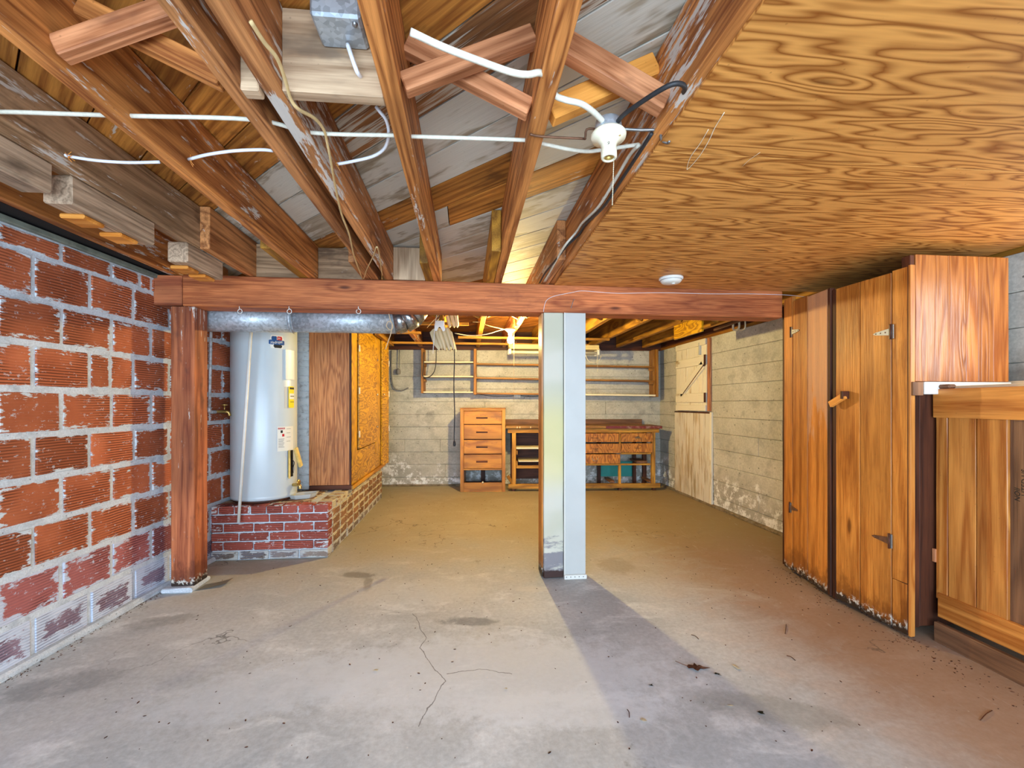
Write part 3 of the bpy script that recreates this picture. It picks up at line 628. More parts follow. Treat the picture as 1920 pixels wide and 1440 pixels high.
box('lower_panel', (-1.02, -1.004), (4.115, 5.68), (.435, .72), m_cupy, c, 'y')
box('stile', (-1.02, -.999), (5.16, 5.42), (.60, 1.93), m_cupy, c, 'z')
box('top_rail', (-1.02, -1.0), (4.30, 5.16), (1.80, 1.93), m_cupy, c, 'y')
d = box('door', (-.999, -.982), (4.31, 5.15), (.735, 1.80), m_cupy, c, 'y')
for z in (.87, 1.27, 1.66):
    box('hinge', (-.983, -.978), (4.292, 4.325), (z - .03, z + .03), m_plastic, d, 'z')
for z in (.90, 1.25, 1.63): lathe('knob', [(0, .02), (.012, .018), (.014, .012), (.006, .006), (.006, 0)], m_chrome, d, Matrix.Translation((-.982, 5.10, z)) @ Matrix.Rotation(math.radians(90), 4, 'Y'), 12)
d = bar('door', (-.99, 5.44, 1.16), (-.955, 5.68, 1.16), .018, 1.46, m_cupy, c); d['label'] = 'far door standing ajar'
for z in (.85, 1.27, 1.64): box('hinge', (-.955, -.94), (5.68, 5.70), (z - .035, z + .035), m_plastic, d, 'z')
lathe('knob', [(0, .02), (.012, .018), (.014, .012), (.006, .006), (.006, 0)], m_chrome, d, Matrix.Translation((-.975, 5.46, 1.26)) @ Matrix.Rotation(math.radians(90), 4, 'Y'), 12)
# ================================================================= water heater
HC = Vector((-1.60, 3.80, .398)); R = .235
w = empty('water_heater', HC, 'tall light gray cylindrical electric water heater standing on the hearth', 'water heater')
MH = Matrix.Translation(HC)
lathe('tank', [(0, .02), (R - .008, .02), (R, .03), (R, .045), (R - .001, .05), (R, .055), (R, 1.33), (R - .006, 1.345), (R + .002, 1.35), (R + .002, 1.375), (R - .02, 1.39), (0, 1.40)], m_heater, w, MH, 64)
lathe('base_ring', [(0, 0), (R - .02, 0), (R - .018, .02), (0, .02)], m_dark, w, MH, 48)
def on_tank(px, z, out=.001):
    """matrix of a frame on the tank's skin where the photo column px meets it, z above the floor"""
    r0 = ray(px, 757); rx, ry = r0.x, r0.y
    A = rx * rx + ry * ry; B = -2 * (rx * HC.x + ry * HC.y); C = HC.x ** 2 + HC.y ** 2 - R * R
    t = (-B - math.sqrt(max(B * B - 4 * A * C, 0))) / (2 * A); n = Vector((rx * t - HC.x, ry * t - HC.y, 0)).normalized()
    q = HC + n * (R + out); xax = Vector((0, 0, 1)).cross(n)
    return Matrix(((xax.x, 0, n.x, q.x), (xax.y, 0, n.y, q.y), (0, 1, 0, z), (0, 0, 0, 1))), n
def curved(name, ang0, ang1, z0, z1, mat, root, off=.0015, th=.001, seg=10, rad=0.0):
    """thin sheet wrapped on the tank between two angles"""
    bm = bmesh.new(); g = []
    for i in range(seg + 1):
        a = ang0 + (ang1 - ang0) * i / seg; k = 0
        if rad: 
            s_ = abs(i / seg - .5) * 2; k = rad * max(0, (s_ - .8) / .2) ** 2
        g.append([bm.verts.new((HC.x + math.cos(a) * rr, HC.y + math.sin(a) * rr, zz)) for rr, zz in ((R + off, z0 + k), (R + off + th, z0 + k), (R + off + th, z1 - k), (R + off, z1 - k))])
    for a, b in zip(g, g[1:]):
        for j in range(4): bm.faces.new((a[j], b[j], b[(j + 1) % 4], a[(j + 1) % 4]))
    bm.faces.new(g[0]); bm.faces.new(g[-1][::-1]); bmesh.ops.recalc_face_normals(bm, faces=bm.faces)
    return from_bm(name, bm, mat, root, smooth=False)
def ang(px): M, n = on_tank(px, 1); return math.atan2(n.y, n.x)
def zpx(py, d=3.42): return 1.15 + (757 - py) * d / 853
o = curved('access_panel', ang(534), ang(549.5), 1.15 + (757 - 711) * .0041, 1.15 + (757 - 655) * .0041, m_white, w, .002, .010, 8)
# round maker's sticker
st = curved('sticker_backing', ang(506), ang(532), zpx(652), zpx(627), m_white, w, .0008, .0006, 12, rad=.035); st['label'] = 'white edge of the round sticker'
A0, A1 = ang(509), ang(529)
curved('sticker_top', A0, (A0 + A1) / 2, zpx(637), zpx(629), m_blue, st, .0016, .0004, 8, .01); curved('sticker_top', (A0 + A1) / 2, A1, zpx(637), zpx(629), m_red, st, .0016, .0004, 8, .01)
curved('sticker_bottom', A0 + .06, A1, zpx(651), zpx(644), m_blackp, st, .0016, .0004, 8, .012)
curved('sticker_band', ang(504), ang(533), zpx(645), zpx(636), m_blue, st, .002, .0006, 10, .004)
M, n = on_tank(518, zpx(640.5), .0035); text('lettering', 'Hydrojet', .030, m_white, st, M @ Matrix.Rotation(math.radians(9), 4, 'Z'), .0003, .80, .3)
M, n = on_tank(522, zpx(633), .0035); text('lettering', 'USA', .018, m_white, st, M @ Matrix.Rotation(math.radians(9), 4, 'Z'), .0003, .9)
# yellow energy label, curling off, and white warning label
yl = curved('energy_label', ang(540), ang(549.8), zpx(765), zpx(723), m_yel, w, .006, .001, 8, .004)
curved('label_band', ang(542), ang(549.7), zpx(729), zpx(725), m_blackp, yl, .0075, .0004, 5); curved('label_window', ang(541.5), ang(549.6), zpx(748), zpx(737), m_white, yl, .0075, .0004, 5)
curved('label_band', ang(543), ang(549.6), zpx(743), zpx(741.5), m_blackp, yl, .0082, .0004, 4); curved('label_band', ang(543), ang(549.4), zpx(754), zpx(753), m_blackp, yl, .0075, .0004, 4)
gl = curved('glue_patch', ang(533), ang(540.5), zpx(766), zpx(724), m_wpost, w, .0006, .0003, 4)
wl2 = curved('warning_label', ang(520), ang(549.5), zpx(848), zpx(801), m_white, w, .001, .0006, 14)
curved('label_header', ang(521), ang(534), zpx(806), zpx(803), m_red, wl2, .002, .0003, 6)
M, n = on_tank(527, zpx(804.6), .0028); text('lettering', 'DANGER', .011, m_white, wl2, M, .0002, 1.2)
for k_ in range(7): curved('print_line', ang(522), ang(533 - (k_ % 3)), zpx(825 + k_ * 2.6), zpx(824.2 + k_ * 2.6), m_grayp, wl2, .002, .0003, 5)
for k_ in range(4): curved('print_line', ang(537), ang(545 - (k_ % 2)), zpx(806 + k_ * 8), zpx(805.3 + k_ * 8), m_grayp, wl2, .002, .0003, 5)
curved('pictogram', ang(526), ang(530), zpx(813), zpx(808), m_blackp, wl2, .002, .0003, 3); curved('pictogram', ang(529), ang(533), zpx(820), zpx(815), m_red, wl2, .002, .0003, 3)
# open lower hatch with folded insulation, drain valve
curved('open_hatch', ang(539.5), ang(549.5), zpx(900), zpx(848), m_void, w, .0006, .0006, 6)  # black sheet on the skin stands in for the shaded opening
M, n = on_tank(541, zpx(875), .006); box('insulation_strip', (-.006, .008), (-.11, .11), (-.004, .008), m_foam, w, 'y', M)
M, n = on_tank(547, zpx(866), .02); box('insulation_flap', (-.012, .03), (-.085, .085), (0, .02), m_foam, w, 'y', M @ Matrix.Rotation(math.radians(24), 4, 'Z') @ Matrix.Translation((.02, 0, .01)), bev=.006)
M, n = on_tank(545, zpx(880), .01); tube('wire', [M @ Vector((0, .06, 0)), M @ Vector((.014, .03, .012)), M @ Vector((-.004, -.01, .014)), M @ Vector((.01, -.05, .006))], .003, m_black, w, 6)
M, n = on_tank(549, zpx(917), 0); v_ = tube('drain_valve', [M @ Vector((0, 0, 0)), M @ Vector((0, 0, .045)), M @ Vector((0, -.01, .06)), M @ Vector((0, -.03, .062))], .012, m_brass, w, 10)
lathe('valve_wheel', [(0, .008), (.022, .006), (.025, .002), (.022, -.004), (0, -.005)], m_brass, v_, M @ Matrix.Translation((0, .02, .048)), 14)
# pan below the valve
def pan():
    bm = bmesh.new(); import itertools
    out = [(-.10, -.03), (-.06, -.075), (.06, -.07), (.11, -.01), (.13, .06), (.02, .07), (-.06, .04)]
    top = [bm.verts.new((x, y, .034)) for x, y in out]; tin = [bm.verts.new((x * .9, y * .9, .034)) for x, y in out]; bi = [bm.verts.new((x * .75, y * .75, .008)) for x, y in out]; bo = [bm.verts.new((x * .82, y * .82, .0)) for x, y in out]
    n_ = len(out)
    for k in range(n_):
        j = (k + 1) % n_
        for a, b in ((bo, top), (top, tin), (tin, bi)): bm.faces.new((a[k], a[j], b[j], b[k]))
    bm.faces.new(bi); bm.faces.new(bo[::-1]); return bm
q = at_z(567, 930, .41); o = from_bm('drip_tray', pan(), m_wpost, None, Matrix.Translation((q.x, q.y, .398)) @ Matrix.Rotation(.35, 4, 'Z'), recenter=False)
tag(o, 'small gray-white plastic tray under the brass drain valve of the heater', 'tray')
# white pipe hanging down in front of the heater
a = at_v(473, 600, 3.40); b_ = at_v(447, 979, 3.40)
tag(tube('drain_pipe', [at_v(473, 590, 3.44), at_v(447.5, 979, 3.47)], .0105, m_pvc, None, 12), 'thin white pipe slanting down in front of the gray water heater', 'pipe')
# conduit with tap on the tile wall
cp = empty('water_pipe', (-1.86, 3.28, 1.1), 'galvanized water pipe with a brass tap on the tile wall behind the timber post', 'pipe')
ux = lambda v: -1.932 + .0524 * (v - 2.092)
pt = lambda px, py, o_=.03: (lambda r_: CAM + r_ * ((-1.932 - .0524 * 2.092 + o_) / (r_.x - .0524 * r_.y)))(ray(px, py))
tube('pipe', [pt(397, 560), pt(395.5, 640), pt(393, 768)], .010, m_galv, cp, 10, 3)
tube('elbow', [pt(393, 764), pt(393, 771), pt(397, 772.5), pt(404, 772.5)], .013, m_galv, cp, 10, 4)
t_ = tube('tap', [pt(402, 772), pt(420, 772, .04), pt(428, 773, .06), pt(431, 780, .07)], .011, m_brass, cp, 10, 4)
lathe('tap_handle', [(0, .01), (.02, .008), (.02, 0), (.005, -.004), (.005, -.03)], m_brass, t_, Matrix.Translation(pt(421, 760, .045)), 12)
# ---- duct
du = empty('stove_duct', (-1.2, 3.22, 1.72), 'round galvanized sheet metal duct hanging behind the beam, with an elbow', 'duct')
DV, DZ, DRr = 3.222, 1.718, .084
def duct(pts, name, mt, r=DRr, seg=32, n=1): return tube(name, pts, r, mt, du, seg, n)
uu = lambda px: at_v(px, 600, DV).x
E0 = uu(742)
duct([(-1.84, DV, DZ - .004), (uu(549), DV, DZ)], 'duct_length', m_galv); duct([(uu(547), DV, DZ), (E0, DV, DZ)], 'duct_length', m_galv, DRr - .002)
duct([(uu(547), DV, DZ), (uu(551), DV, DZ)], 'band', m_galv, DRr + .0025); duct([(uu(697), DV, DZ), (uu(698), DV, DZ)], 'seam', m_galv, DRr + .001)
# elbow gores
cen = []
for i in range(5):
    a_ = math.radians(i * 90 / 4 * .98); cen.append(Vector((E0 + .155 * math.sin(a_), DV + .04 * (1 - math.cos(a_)), DZ + .155 * (1 - math.cos(a_)))))
for i in range(4): duct([cen[i] - (cen[i + 1] - cen[i]) * .12, cen[i + 1] + (cen[i + 1] - cen[i]) * .12], 'elbow_gore', m_galvs, DRr + .001 + .001 * (i % 2))
duct([cen[4], cen[4] + Vector((0, 0, .12))], 'duct_length', m_galvs)
tube('hanger_wire', [at_v(545, 577, 3.13), at_v(546, 600, 3.128), at_v(549, 622, 3.14), at_v(552, 626, 3.2)], .0025, m_steel, du, 6)
# ---- screw eyes under the beam
for px, lb in ((449, 'white screw eye under the beam, first from the left post'), (542, 'white screw eye under the beam, second from the left post'), (672, 'white screw hook under the beam, third from the left post')):
    c_ = at_v(px, 583.5, 2.962); r_ = .0145; pts = [c_ + Vector((math.sin(t) * r_, .002 * t, math.cos(t) * r_)) for t in [i * 6.1 / 14 for i in range(15)]]
    o = tube('screw_eye', [c_ + Vector((0, 0, .03))] + pts, .0022, m_white, None, 6, 2); tag(o, lb, 'hook', 'screw eyes under the beam')
# ---- hanging twine by the cupboard
tag(tube('twine_tag', [at_v(728, 583, 3.10), at_v(732, 600, 3.09), at_v(737, 612, 3.09), at_v(732, 619, 3.09), at_v(725, 612, 3.09), at_v(728, 603, 3.09), at_v(735, 606, 3.09), at_v(733, 625, 3.09), at_v(728, 640, 3.09), at_v(723, 655, 3.09)], .0028, m_string, None, 6, 4), 'frayed looped twine hanging from the beam in front of the duct', 'string')
m_pine2 = wood('varnished_end_planks', srgb(140, 72, 24), srgb(206, 130, 62), 9, (.7, 10, 10), .3, blotch=.4, vary=.15, knots=.5, fine=.3, spec=.6, bs=.5)
# ================================================================= storage cupboards on the right
def onF(F, px, py, y=0.):
    Fi = F.inverted(); o = Fi @ CAM; r = Fi.to_3x3() @ ray(px, py); return o + r * ((y - o.y) / r.y)
def pz(px0, px1, z, F, y=0): return (onF(F, px0, 700, y).x, onF(F, px1, 700, y).x)
c = empty('storage_cupboard', (2.4, 2.5, 0), 'built-in fir plank cupboard with two strap-hinged doors on the right side', 'cupboard')
F1 = frame((2.195, 3.02, 0), (-.075, -.56)); F2 = frame((2.118, 2.452, 0), (.022, -.43))      # x towards the camera, y into the cupboard
def fpl(F, a, b, z0, z1, mt, root, y0=0., y1=.022, name='plank', **k):
    x0, x1 = pz(a, b, 0, F, y0); return box(name, (x0 + .0008, x1 - .0008), (y0, y1), (z0, z1), mt, root, 'z', F, bev=.0018, jit=.0006, **k)
fpl(F1, 1470, 1485.5, .03, 1.868, m_door, c, name='stile')
d1 = empty('door', (2.15, 2.6, 0)); d1.parent = c; d1.matrix_basis = WM[c.name].inverted() @ Matrix.Translation((2.15, 2.6, 0))
fpl(F1, 1486.5, 1514, .035, 1.835, m_door, d1); fpl(F1, 1514.5, 1551, .025, 1.828, m_pink, d1)
fpl(F1, 1551, 1556.5, .025, 1.828, m_dark, d1, -.004, .024, name='edge_strip')
fpl(F2, 1560.5, 1567, .02, 1.812, m_dark, c, .004, .03, name='edge_strip')
d2 = empty('door', (2.13, 2.2, 0)); d2.parent = c; d2.matrix_basis = WM[c.name].inverted() @ Matrix.Translation((2.13, 2.2, 0))
fpl(F2, 1567, 1612, .03, 1.812, m_door, d2); fpl(F2, 1612.8, 1671, .025, 1.812, m_door, d2)
fpl(F2, 1672.3, 1702, .27, 1.82, m_door, c, name='stile'); fpl(F2, 1672.3, 1702, .02, .268, m_door, c, name='stile')
fpl(F2, 1702, 1707.5, .02, 1.825, m_pine, c, -.002, .024, name='edge_strip')
def hinge(F, px, py, root, s=1.0, mt=m_cream):
    q_ = onF(F, px, py); y = -.003
    pl = F @ Matrix.Translation((q_.x, y, q_.z))
    g = empty('hinge', (0, 0, 0)); g.parent = root; g.matrix_basis = WM[root.name].inverted() @ pl; WM[g.name] = pl
    sg = -1 if s > 0 else 1; s = abs(s)
    b1 = box('hinge_butt', (-.012 * s, .016 * s), (-.003, .001), (-.042 * s, .042 * s), m_steel, root, 'z', pl, .0008)
    b1.name = 'strap_hinge'
    prism('strap', [(sg * .014 * s, -.02 * s), (sg * .10 * s, -.008 * s), (sg * .115 * s, 0), (sg * .10 * s, .008 * s), (sg * .014 * s, .02 * s)], .002, mt, root, pl @ Matrix.Translation((0, -.003, 0)), .0004)
    for xx in (.035, .065, .095): lathe('screw', [(0, .0015), (.003, .001), (.004, 0)], m_rust, root, pl @ Matrix.Translation((sg * xx * s, -.003, 0)) @ Matrix.Rotation(math.radians(90), 4, 'X'), 8)
    tube('hinge_pin', [pl @ Vector((-.0, -.005, -.045 * s)), pl @ Vector((0, -.005, .045 * s))], .005 * s, m_dark, root, 8, 1)
    bpy.data.objects.remove(g)
hinge(F1, 1484, 623, c, -.8); hinge(F1, 1482, 951, c, -.8, m_rust)
hinge(F2, 1672, 622, c, .85); hinge(F2, 1669, 1014, c, .85, m_rust)
# shelves inside seen through the gap and dark interior
box('back_panel', (2.60, 2.62), (2.02, 3.0), (.02, 1.84), m_dark, c, 'z')
for z in (.5, .95, 1.3, 1.62): box('shelf', (2.24, 2.6), (2.04, 2.98), (z, z + .02), m_joistg, c, 'y')
box('top_panel', (2.24, 2.62), (2.02, 3.0), (1.79, 1.805), m_dark, c, 'y')
box('far_panel', (2.22, 2.62), (2.99, 3.01), (.02, 1.80), m_dark, c, 'z')
# turn latch
q = onF(F2, 1575, 752); g = bar('turn_latch', tuple(F2 @ Vector((q.x - .035, -.03, q.z - .02))), tuple(F2 @ Vector((q.x + .06, -.03, q.z + .03))), .02, .035, m_orange, c)
box('latch_block', (q.x + .045, q.x + .062), (-.045, 0), (q.z + .012, q.z + .055), m_dark, c, 'z', F2)
# near end: pale planks above, dark panel below
v0 = 2.0
def vx(px, v=v0): return at_v(px, 757, v).x
box('corner_post', (vx(1708), vx(1716)), (v0 + .004, v0 + .05), (.03, 1.872), m_dark, c, 'z')
xs = [1716.5, 1755, 1777.5, 1811, 1834, 1862, 1891]
for i, (a, b_) in enumerate(zip(xs, xs[1:])):
    if i == 1: continue
    if i == 0: b_ = xs[2]
    box('plank', (vx(a) + .0008, vx(b_) - .0008), (v0 - random.uniform(0, .002), v0 + .02), (1.258, 1.874), m_pine2, c, 'z', bev=.002, jit=.0005)
box('lower_panel', (vx(1709), vx(1735)), (v0 + .028, v0 + .045), (.05, 1.25), m_dark, c, 'z'); box('lower_panel', (vx(1735.5), 2.68), (v0 + .03, v0 + .045), (.055, 1.25), m_dark, c, 'z')
box('painted_glare_strip', (vx(1729), vx(1891)), (v0 - .012, v0 + .025), (1.196, 1.256), m_white, c, 'x')['label'] = 'white strip painted as the bright glare under the end planks'  # white board put in for the glare on the lit top surface
box('corner_bracket', (vx(1709), vx(1728)), (v0 - .01, v0 + .02), (1.19, 1.256), m_brownw, c, 'z')['label'] = 'small brown block at the corner of the end'
# ---- bin of knotty pine beside it
U = 2.285
FBn = frame((U, 2.03, 0), (-.012, -1.0))
bn = empty('plank_bin', (2.5, 1.4, 0), 'knotty pine plank bin with top and bottom rails at the right edge', 'bin')
def bpl(a, b_, z0, z1, mt, name, y0=0, y1=.022, g='z'):
    x0, x1 = onF(FBn, a, 757, y0).x, onF(FBn, b_, 757, y0).x; return box(name, (x0 + .001, x1 - .001), (y0, y1), (z0, z1), mt, bn, g, FBn, bev=.0025, jit=.001, cuts=4 if g == 'z' else 0)
bpl(1748, 2400, 1.083, 1.222, m_pine, 'top_rail', -.012, .012, 'x')
bpl(1754, 1776.5, .20, 1.085, m_pine, 'plank', .002); bpl(1777, 1829.5, .20, 1.085, m_pine, 'plank'); bpl(1830.5, 1889, .20, 1.085, m_pine, 'plank')
pk = bpl(1892, 1962, .20, 1.085, m_brownw, 'plank', .012, .03); bpl(1966, 2050, .2, 1.085, m_pine, 'plank', .006, .026); bpl(2054, 2200, .2, 1.085, m_pine, 'plank', .0, .02); bpl(2204, 2400, .2, 1.085, m_pine, 'plank', .0, .02)
bpl(1757, 2400, .118, .232, m_pine, 'bottom_rail', -.012, .012, 'x')
bpl(1750, 2400, .0, .095, m_brownw, 'base_board', -.03, -.006, 'x')
box('inner_panel', (.03, 1.2), (.032, .04), (.1, 1.2), m_dark, bn, 'x', FBn)
box('end_panel', (.02, .04), (.03, .42), (.1, 1.20), m_dark, bn, 'z', FBn)
box('top_board', (.04, 1.25), (.05, .44), (1.218, 1.236), m_edge, bn, 'x', FBn)['label'] = 'white top board'
box('back_cleat', (-.0, 1.25), (.40, .45), (1.236, 1.262), m_edge, bn, 'x', FBn)
q = onF(FBn, 1771, 724); box('turn_button', (q.x - .03, q.x + .03), (-.01, .03), (1.223, 1.243), m_brownw, bn, 'x', FBn, bev=.008)
q = onF(FBn, 1752, 1040); box('corner_tab', (q.x - .01, q.x + .008), (-.005, .02), (q.z - .035, q.z + .03), m_strut, bn, 'z', FBn)
def onbn(px, py, y): l = onF(FBn, px, py, y); return FBn @ Matrix.Translation((l.x, y - .0008, l.z)) @ Matrix.Rotation(math.radians(90), 4, 'X')
text('stencil_print', 'NOII', .028, m_blackp, bn, onbn(1908, 928, .012) @ Matrix.Rotation(math.radians(90), 4, 'Z'), .0003, .95, .2)
text('stencil_print', 'UTED US', .028, m_blackp, bn, onbn(1921, 905, .012) @ Matrix.Rotation(math.radians(90), 4, 'Z'), .0003, 1.0)
# ================================================================= along the back wall
OF = .47
def bt(px, off=OF): return onF(FB, px, 757, -off).x
def bz(py, px, off=OF): return onF(FB, px, py, -off).z
# ---- drawer unit
r_ = FB @ Vector((bt(905), -.2, 0))
dc = empty('drawer_unit', r_, 'tall narrow wooden drawer unit with four drawers and an open bottom', 'drawer unit')
xa, xb = bt(863), bt(947.5); T = bz(765, 905)
Z = lambda py: bz(py, 905)
box('side_panel', (xa, xa + .045), (-OF, -.03), (0, T - .012), m_draw, dc, 'z', FB); box('side_panel', (xb - .045, xb), (-OF, -.03), (0, T - .012), m_draw, dc, 'z', FB)
box('top_panel', (xa - .004, xb + .008), (-OF - .006, -.03), (T - .012, T), m_draw, dc, 'x', FB)
box('top_rail', (xa + .045, xb - .045), (-OF + .002, -OF + .02), (Z(770.5), T - .012), m_draw, dc, 'x', FB)
for i, (a, b_) in enumerate(((771, 795), (796.7, 823), (825, 850.5), (852.5, 878))):
    d = box('drawer', (xa + .047, xb - .047), (-OF - .004, -OF + .016), (Z(b_), Z(a)), m_draw, dc, 'x', FB, bev=.003)
    mx = (xa + xb) / 2 - .012; zc = (Z(a) + Z(b_)) / 2
    box('pull_rim', (mx - .075, mx + .075), (-OF - .010, -OF - .003), (zc - .006 + .012, zc + .022), m_draw, d, 'x', FB); box('pull_slot', (mx - .075, mx + .075), (-OF - .0055, -OF - .003), (zc - .014, zc + .006), m_dark, d, 'x', FB)
    if i > -1:
        box('divider', (xa + .045, xb - .045), (-OF + .004, -OF + .02), (Z(b_ + 1.8), Z(b_)), m_dark, dc, 'x', FB)
box('rail', (xa + .045, xb - .045), (-OF, -OF + .02), (Z(881.5), Z(878.6)), m_draw, dc, 'x', FB)
box('base_board', (xa + .045, xb - .045), (-OF, -OF + .02), (.0, Z(905)), m_draw, dc, 'x', FB)
box('inner_bottom', (xa + .045, xb - .045), (-OF + .02, -.04), (.06, .07), m_dark, dc, 'x', FB)
box('back_slat', ((xa + xb) / 2 - .04, (xa + xb) / 2 + .02), (-.06, -.045), (.07, Z(880)), m_dark, dc, 'z', FB)
lathe('knob', [(0, .02), (.012, .018), (.013, .010), (.006, .005), (.006, 0)], m_porc, dc, FB @ Matrix.Translation(((xa + xb) / 2, -OF, Z(904))) @ Matrix.Rotation(math.radians(90), 4, 'X'), 12)
# ---- workbench
ob = .45
wbh = empty('workbench', FB @ Vector((bt(1090, ob), -.2, 0)), 'long worn wooden workbench with plywood drawers and open bays', 'workbench')
bx = lambda px: bt(px, ob)
zb = lambda py, px=1160: bz(py, px, ob)
X0, X1 = bx(948), bx(1239)
box('top', (X0, X1), (-ob - .03, -.03), (zb(803.0), zb(798.3)), m_btop, wbh, 'x', FB, bev=.004, jit=.001, cuts=6)
box('top_edge', (bx(1135), X1 + .006), (-ob - .036, -ob - .03), (zb(803.4), zb(798.6)), m_maroon, wbh, 'x', FB)['label'] = 'maroon painted front edge'
box('backsplash', (X0, bt(1204, .05)), (-.045, -.022), (zb(798.3), bz(786, 1100, .04)), m_brownw, wbh, 'x', FB)
box('front_apron', (bx(952), bx(1236)), (-ob, -ob + .02), (zb(811.3), zb(803.4)), m_orange if 0 else m_bench, wbh, 'x', FB)
legs = [(960, 967.5), (1222, 1229)]
for a, b_ in legs:
    box('leg', (bx(a), bx(b_)), (-ob + .004, -ob + .05), (.03, zb(811)), m_bench, wbh, 'z', FB); box('leg', (bx(a) - .01, bx(b_) - .01), (-.12, -.07), (.0, zb(811)), m_dark, wbh, 'z', FB)
box('leg', (bx(1160), bx(1164.5)), (-ob + .004, -ob + .04), (.06, zb(872)), m_bench, wbh, 'z', FB)
for a in (1120, 1186): box('leg', (bt(a, .1), bt(a + 6, .1)), (-.12, -.08), (.0, zb(811)), m_dark, wbh, 'z', FB)
box('bottom_rail', (bx(953), bx(1238)), (-ob - .005, -ob + .04), (zb(915), zb(906.8)), m_bench, wbh, 'x', FB, bev=.004)
for a in (960, 1160, 1224): box('foot', (bx(a), bx(a + 6)), (-ob + .01, -ob + .05), (0, .056), m_dark, wbh, 'z', FB)
for a in (1145, 1218): box('bottom_bearer', (bx(a), bx(a) + .06), (-ob + .03, -.1), (.1, .125), m_brownw, wbh, 'y', FB)
box('drawer_rail', (bx(1062), bx(1219)), (-ob, -ob + .025), (zb(872.5), zb(869.3)), m_bench, wbh, 'x', FB)
box('drawer_rail', (bx(1164), bx(1221)), (-ob, -ob + .025), (zb(852), zb(849)), m_bench, wbh, 'x', FB)
box('drawer_guide', (bx(1195), bx(1215)), (-ob + .03, -.1), (zb(869), zb(865)), m_brownw, wbh, 'y', FB)
box('divider', (bx(1058), bx(1064)), (-ob + .002, -.1), (.1, zb(811)), m_bench, wbh, 'z', FB); box('divider', (bx(1161), bx(1164)), (-ob + .006, -ob + .04), (zb(850), zb(811)), m_bench, wbh, 'z', FB)
def bdraw(a, b_, y0, y1, kind):
    d = box('drawer', (bx(a), bx(b_)), (-ob - .014, -ob + .004), (zb(y1), zb(y0)), m_bply, wbh, 'z', FB, bev=.002)
    box('drawer_box', (bx(a) + .01, bx(b_) - .01), (-ob + .005, -ob + .2), (zb(y1) + .01, zb(y0) - .012), m_dark, wbh, 'x', FB, bev=0)
    mx, zc = bx(a + (b_ - a) * .52), (zb(y0) + zb(y1)) / 2
    if kind == 'cup':
        bm = bmesh.new(); n_ = 10; rows = []
        for j in range(5):
            t = j / 4 * math.pi / 2; rows.append([bm.verts.new((mx + .036 * math.cos(math.pi * i / n_) * math.cos(t * .0), -ob - .014 - .022 * math.sin(t), zc - .006 + .026 * math.sin(math.pi * i / n_) * math.cos(t) + .0)) for i in range(n_ + 1)])
        for p_, q_ in zip(rows, rows[1:]):
            for i in range(n_): bm.faces.new((p_[i], p_[i + 1], q_[i + 1], q_[i]))
        bmesh.ops.solidify(bm, geom=bm.faces[:], thickness=.002)
        o = from_bm('cup_pull', bm, m_chrome, d, FB, smooth=True)
    elif kind == 'bail':
        pts = [Vector((mx + s_ * .036, -ob - .015, zc + .006)) for s_ in (-1,)] + [Vector((mx - .034, -ob - .028, zc)), Vector((mx - .02, -ob - .032, zc - .018)), Vector((mx + .02, -ob - .032, zc - .018)), Vector((mx + .034, -ob - .028, zc)), Vector((mx + .036, -ob - .015, zc + .006))]
        tube('bail_pull', pts, .0035, m_chrome, d, 8, 4, F=FB)
        for s_ in (-1, 1): lathe('rosette', [(0, .008), (.008, .006), (.010, 0)], m_chrome, d, FB @ Matrix.Translation((mx + s_ * .036, -ob - .014, zc + .006)) @ Matrix.Rotation(math.radians(90), 4, 'X'), 10)
    else:
        tube('rusty_pull', [(mx - .036, -ob - .014, zc + .004), (mx - .03, -ob - .03, zc), (mx + .03, -ob - .03, zc), (mx + .036, -ob - .014, zc + .004)], .003, m_rust, d, 8, 4, F=FB)
bdraw(1064, 1160.5, 812.5, 828.7, 'rusty'); bdraw(1163.8, 1223.5, 812.3, 828.5, 'cup'); bdraw(1064, 1163.5, 831.8, 849.5, 'rusty'); bdraw(1164.5, 1223, 831.3, 848.5, 'rusty'); bdraw(1064, 1162.5, 851.5, 869, 'bail')
# left bay shelves
sb1, sb2 = bx(968), bx(1060)
box('shelf', (sb1, sb2), (-ob + .01, -.06), (zb(841.5), zb(838.5)), m_edge, wbh, 'x', FB); box('shelf', (sb1 + .03, sb2), (-ob + .04, -.06), (zb(866), zb(863.8)), m_edge, wbh, 'x', FB)
box('shelf_rail', (sb1, sb2), (-ob + .002, -ob + .02), (zb(877.5), zb(872)), m_bench, wbh, 'x', FB)
for a in (848, 868): box('cleat', (sb1 + .0, sb1 + .018), (-ob + .004, -.06), (zb(a + 4), zb(a - 4)), m_bench, wbh, 'y', FB)
box('back_board', (sb1 - .0, sb2), (-.055, -.04), (.1, zb(811)), m_dark, wbh, 'x', FB); box('side_board', (bx(967), bx(968)), (-ob + .05, -.05), (.1, zb(812)), m_dark, wbh, 'z', FB)
for i in range(3): box('repair_strap', (bx(969 + (0, 5, 25)[i]), bx(970.2 + (0, 5, 25)[i])), (-ob - .033, -ob - .03), (zb(802.4), zb(799)), m_edge, wbh, 'z', FB)
bar('loose_brace', FB @ Vector((bx(952), -ob + .03, .20)), FB @ Vector((bx(962), -ob + .05, .09)), .02, .04, m_bench, wbh)
tb = box('teal_board', (bt(1121, .035), bt(1190, .035)), (-.036, -.022), (bz(893, 1150, .03), bz(865, 1150, .03)), m_teal, None, 'x', FB); tag(tb, 'teal painted board against the back wall under the workbench', 'board')
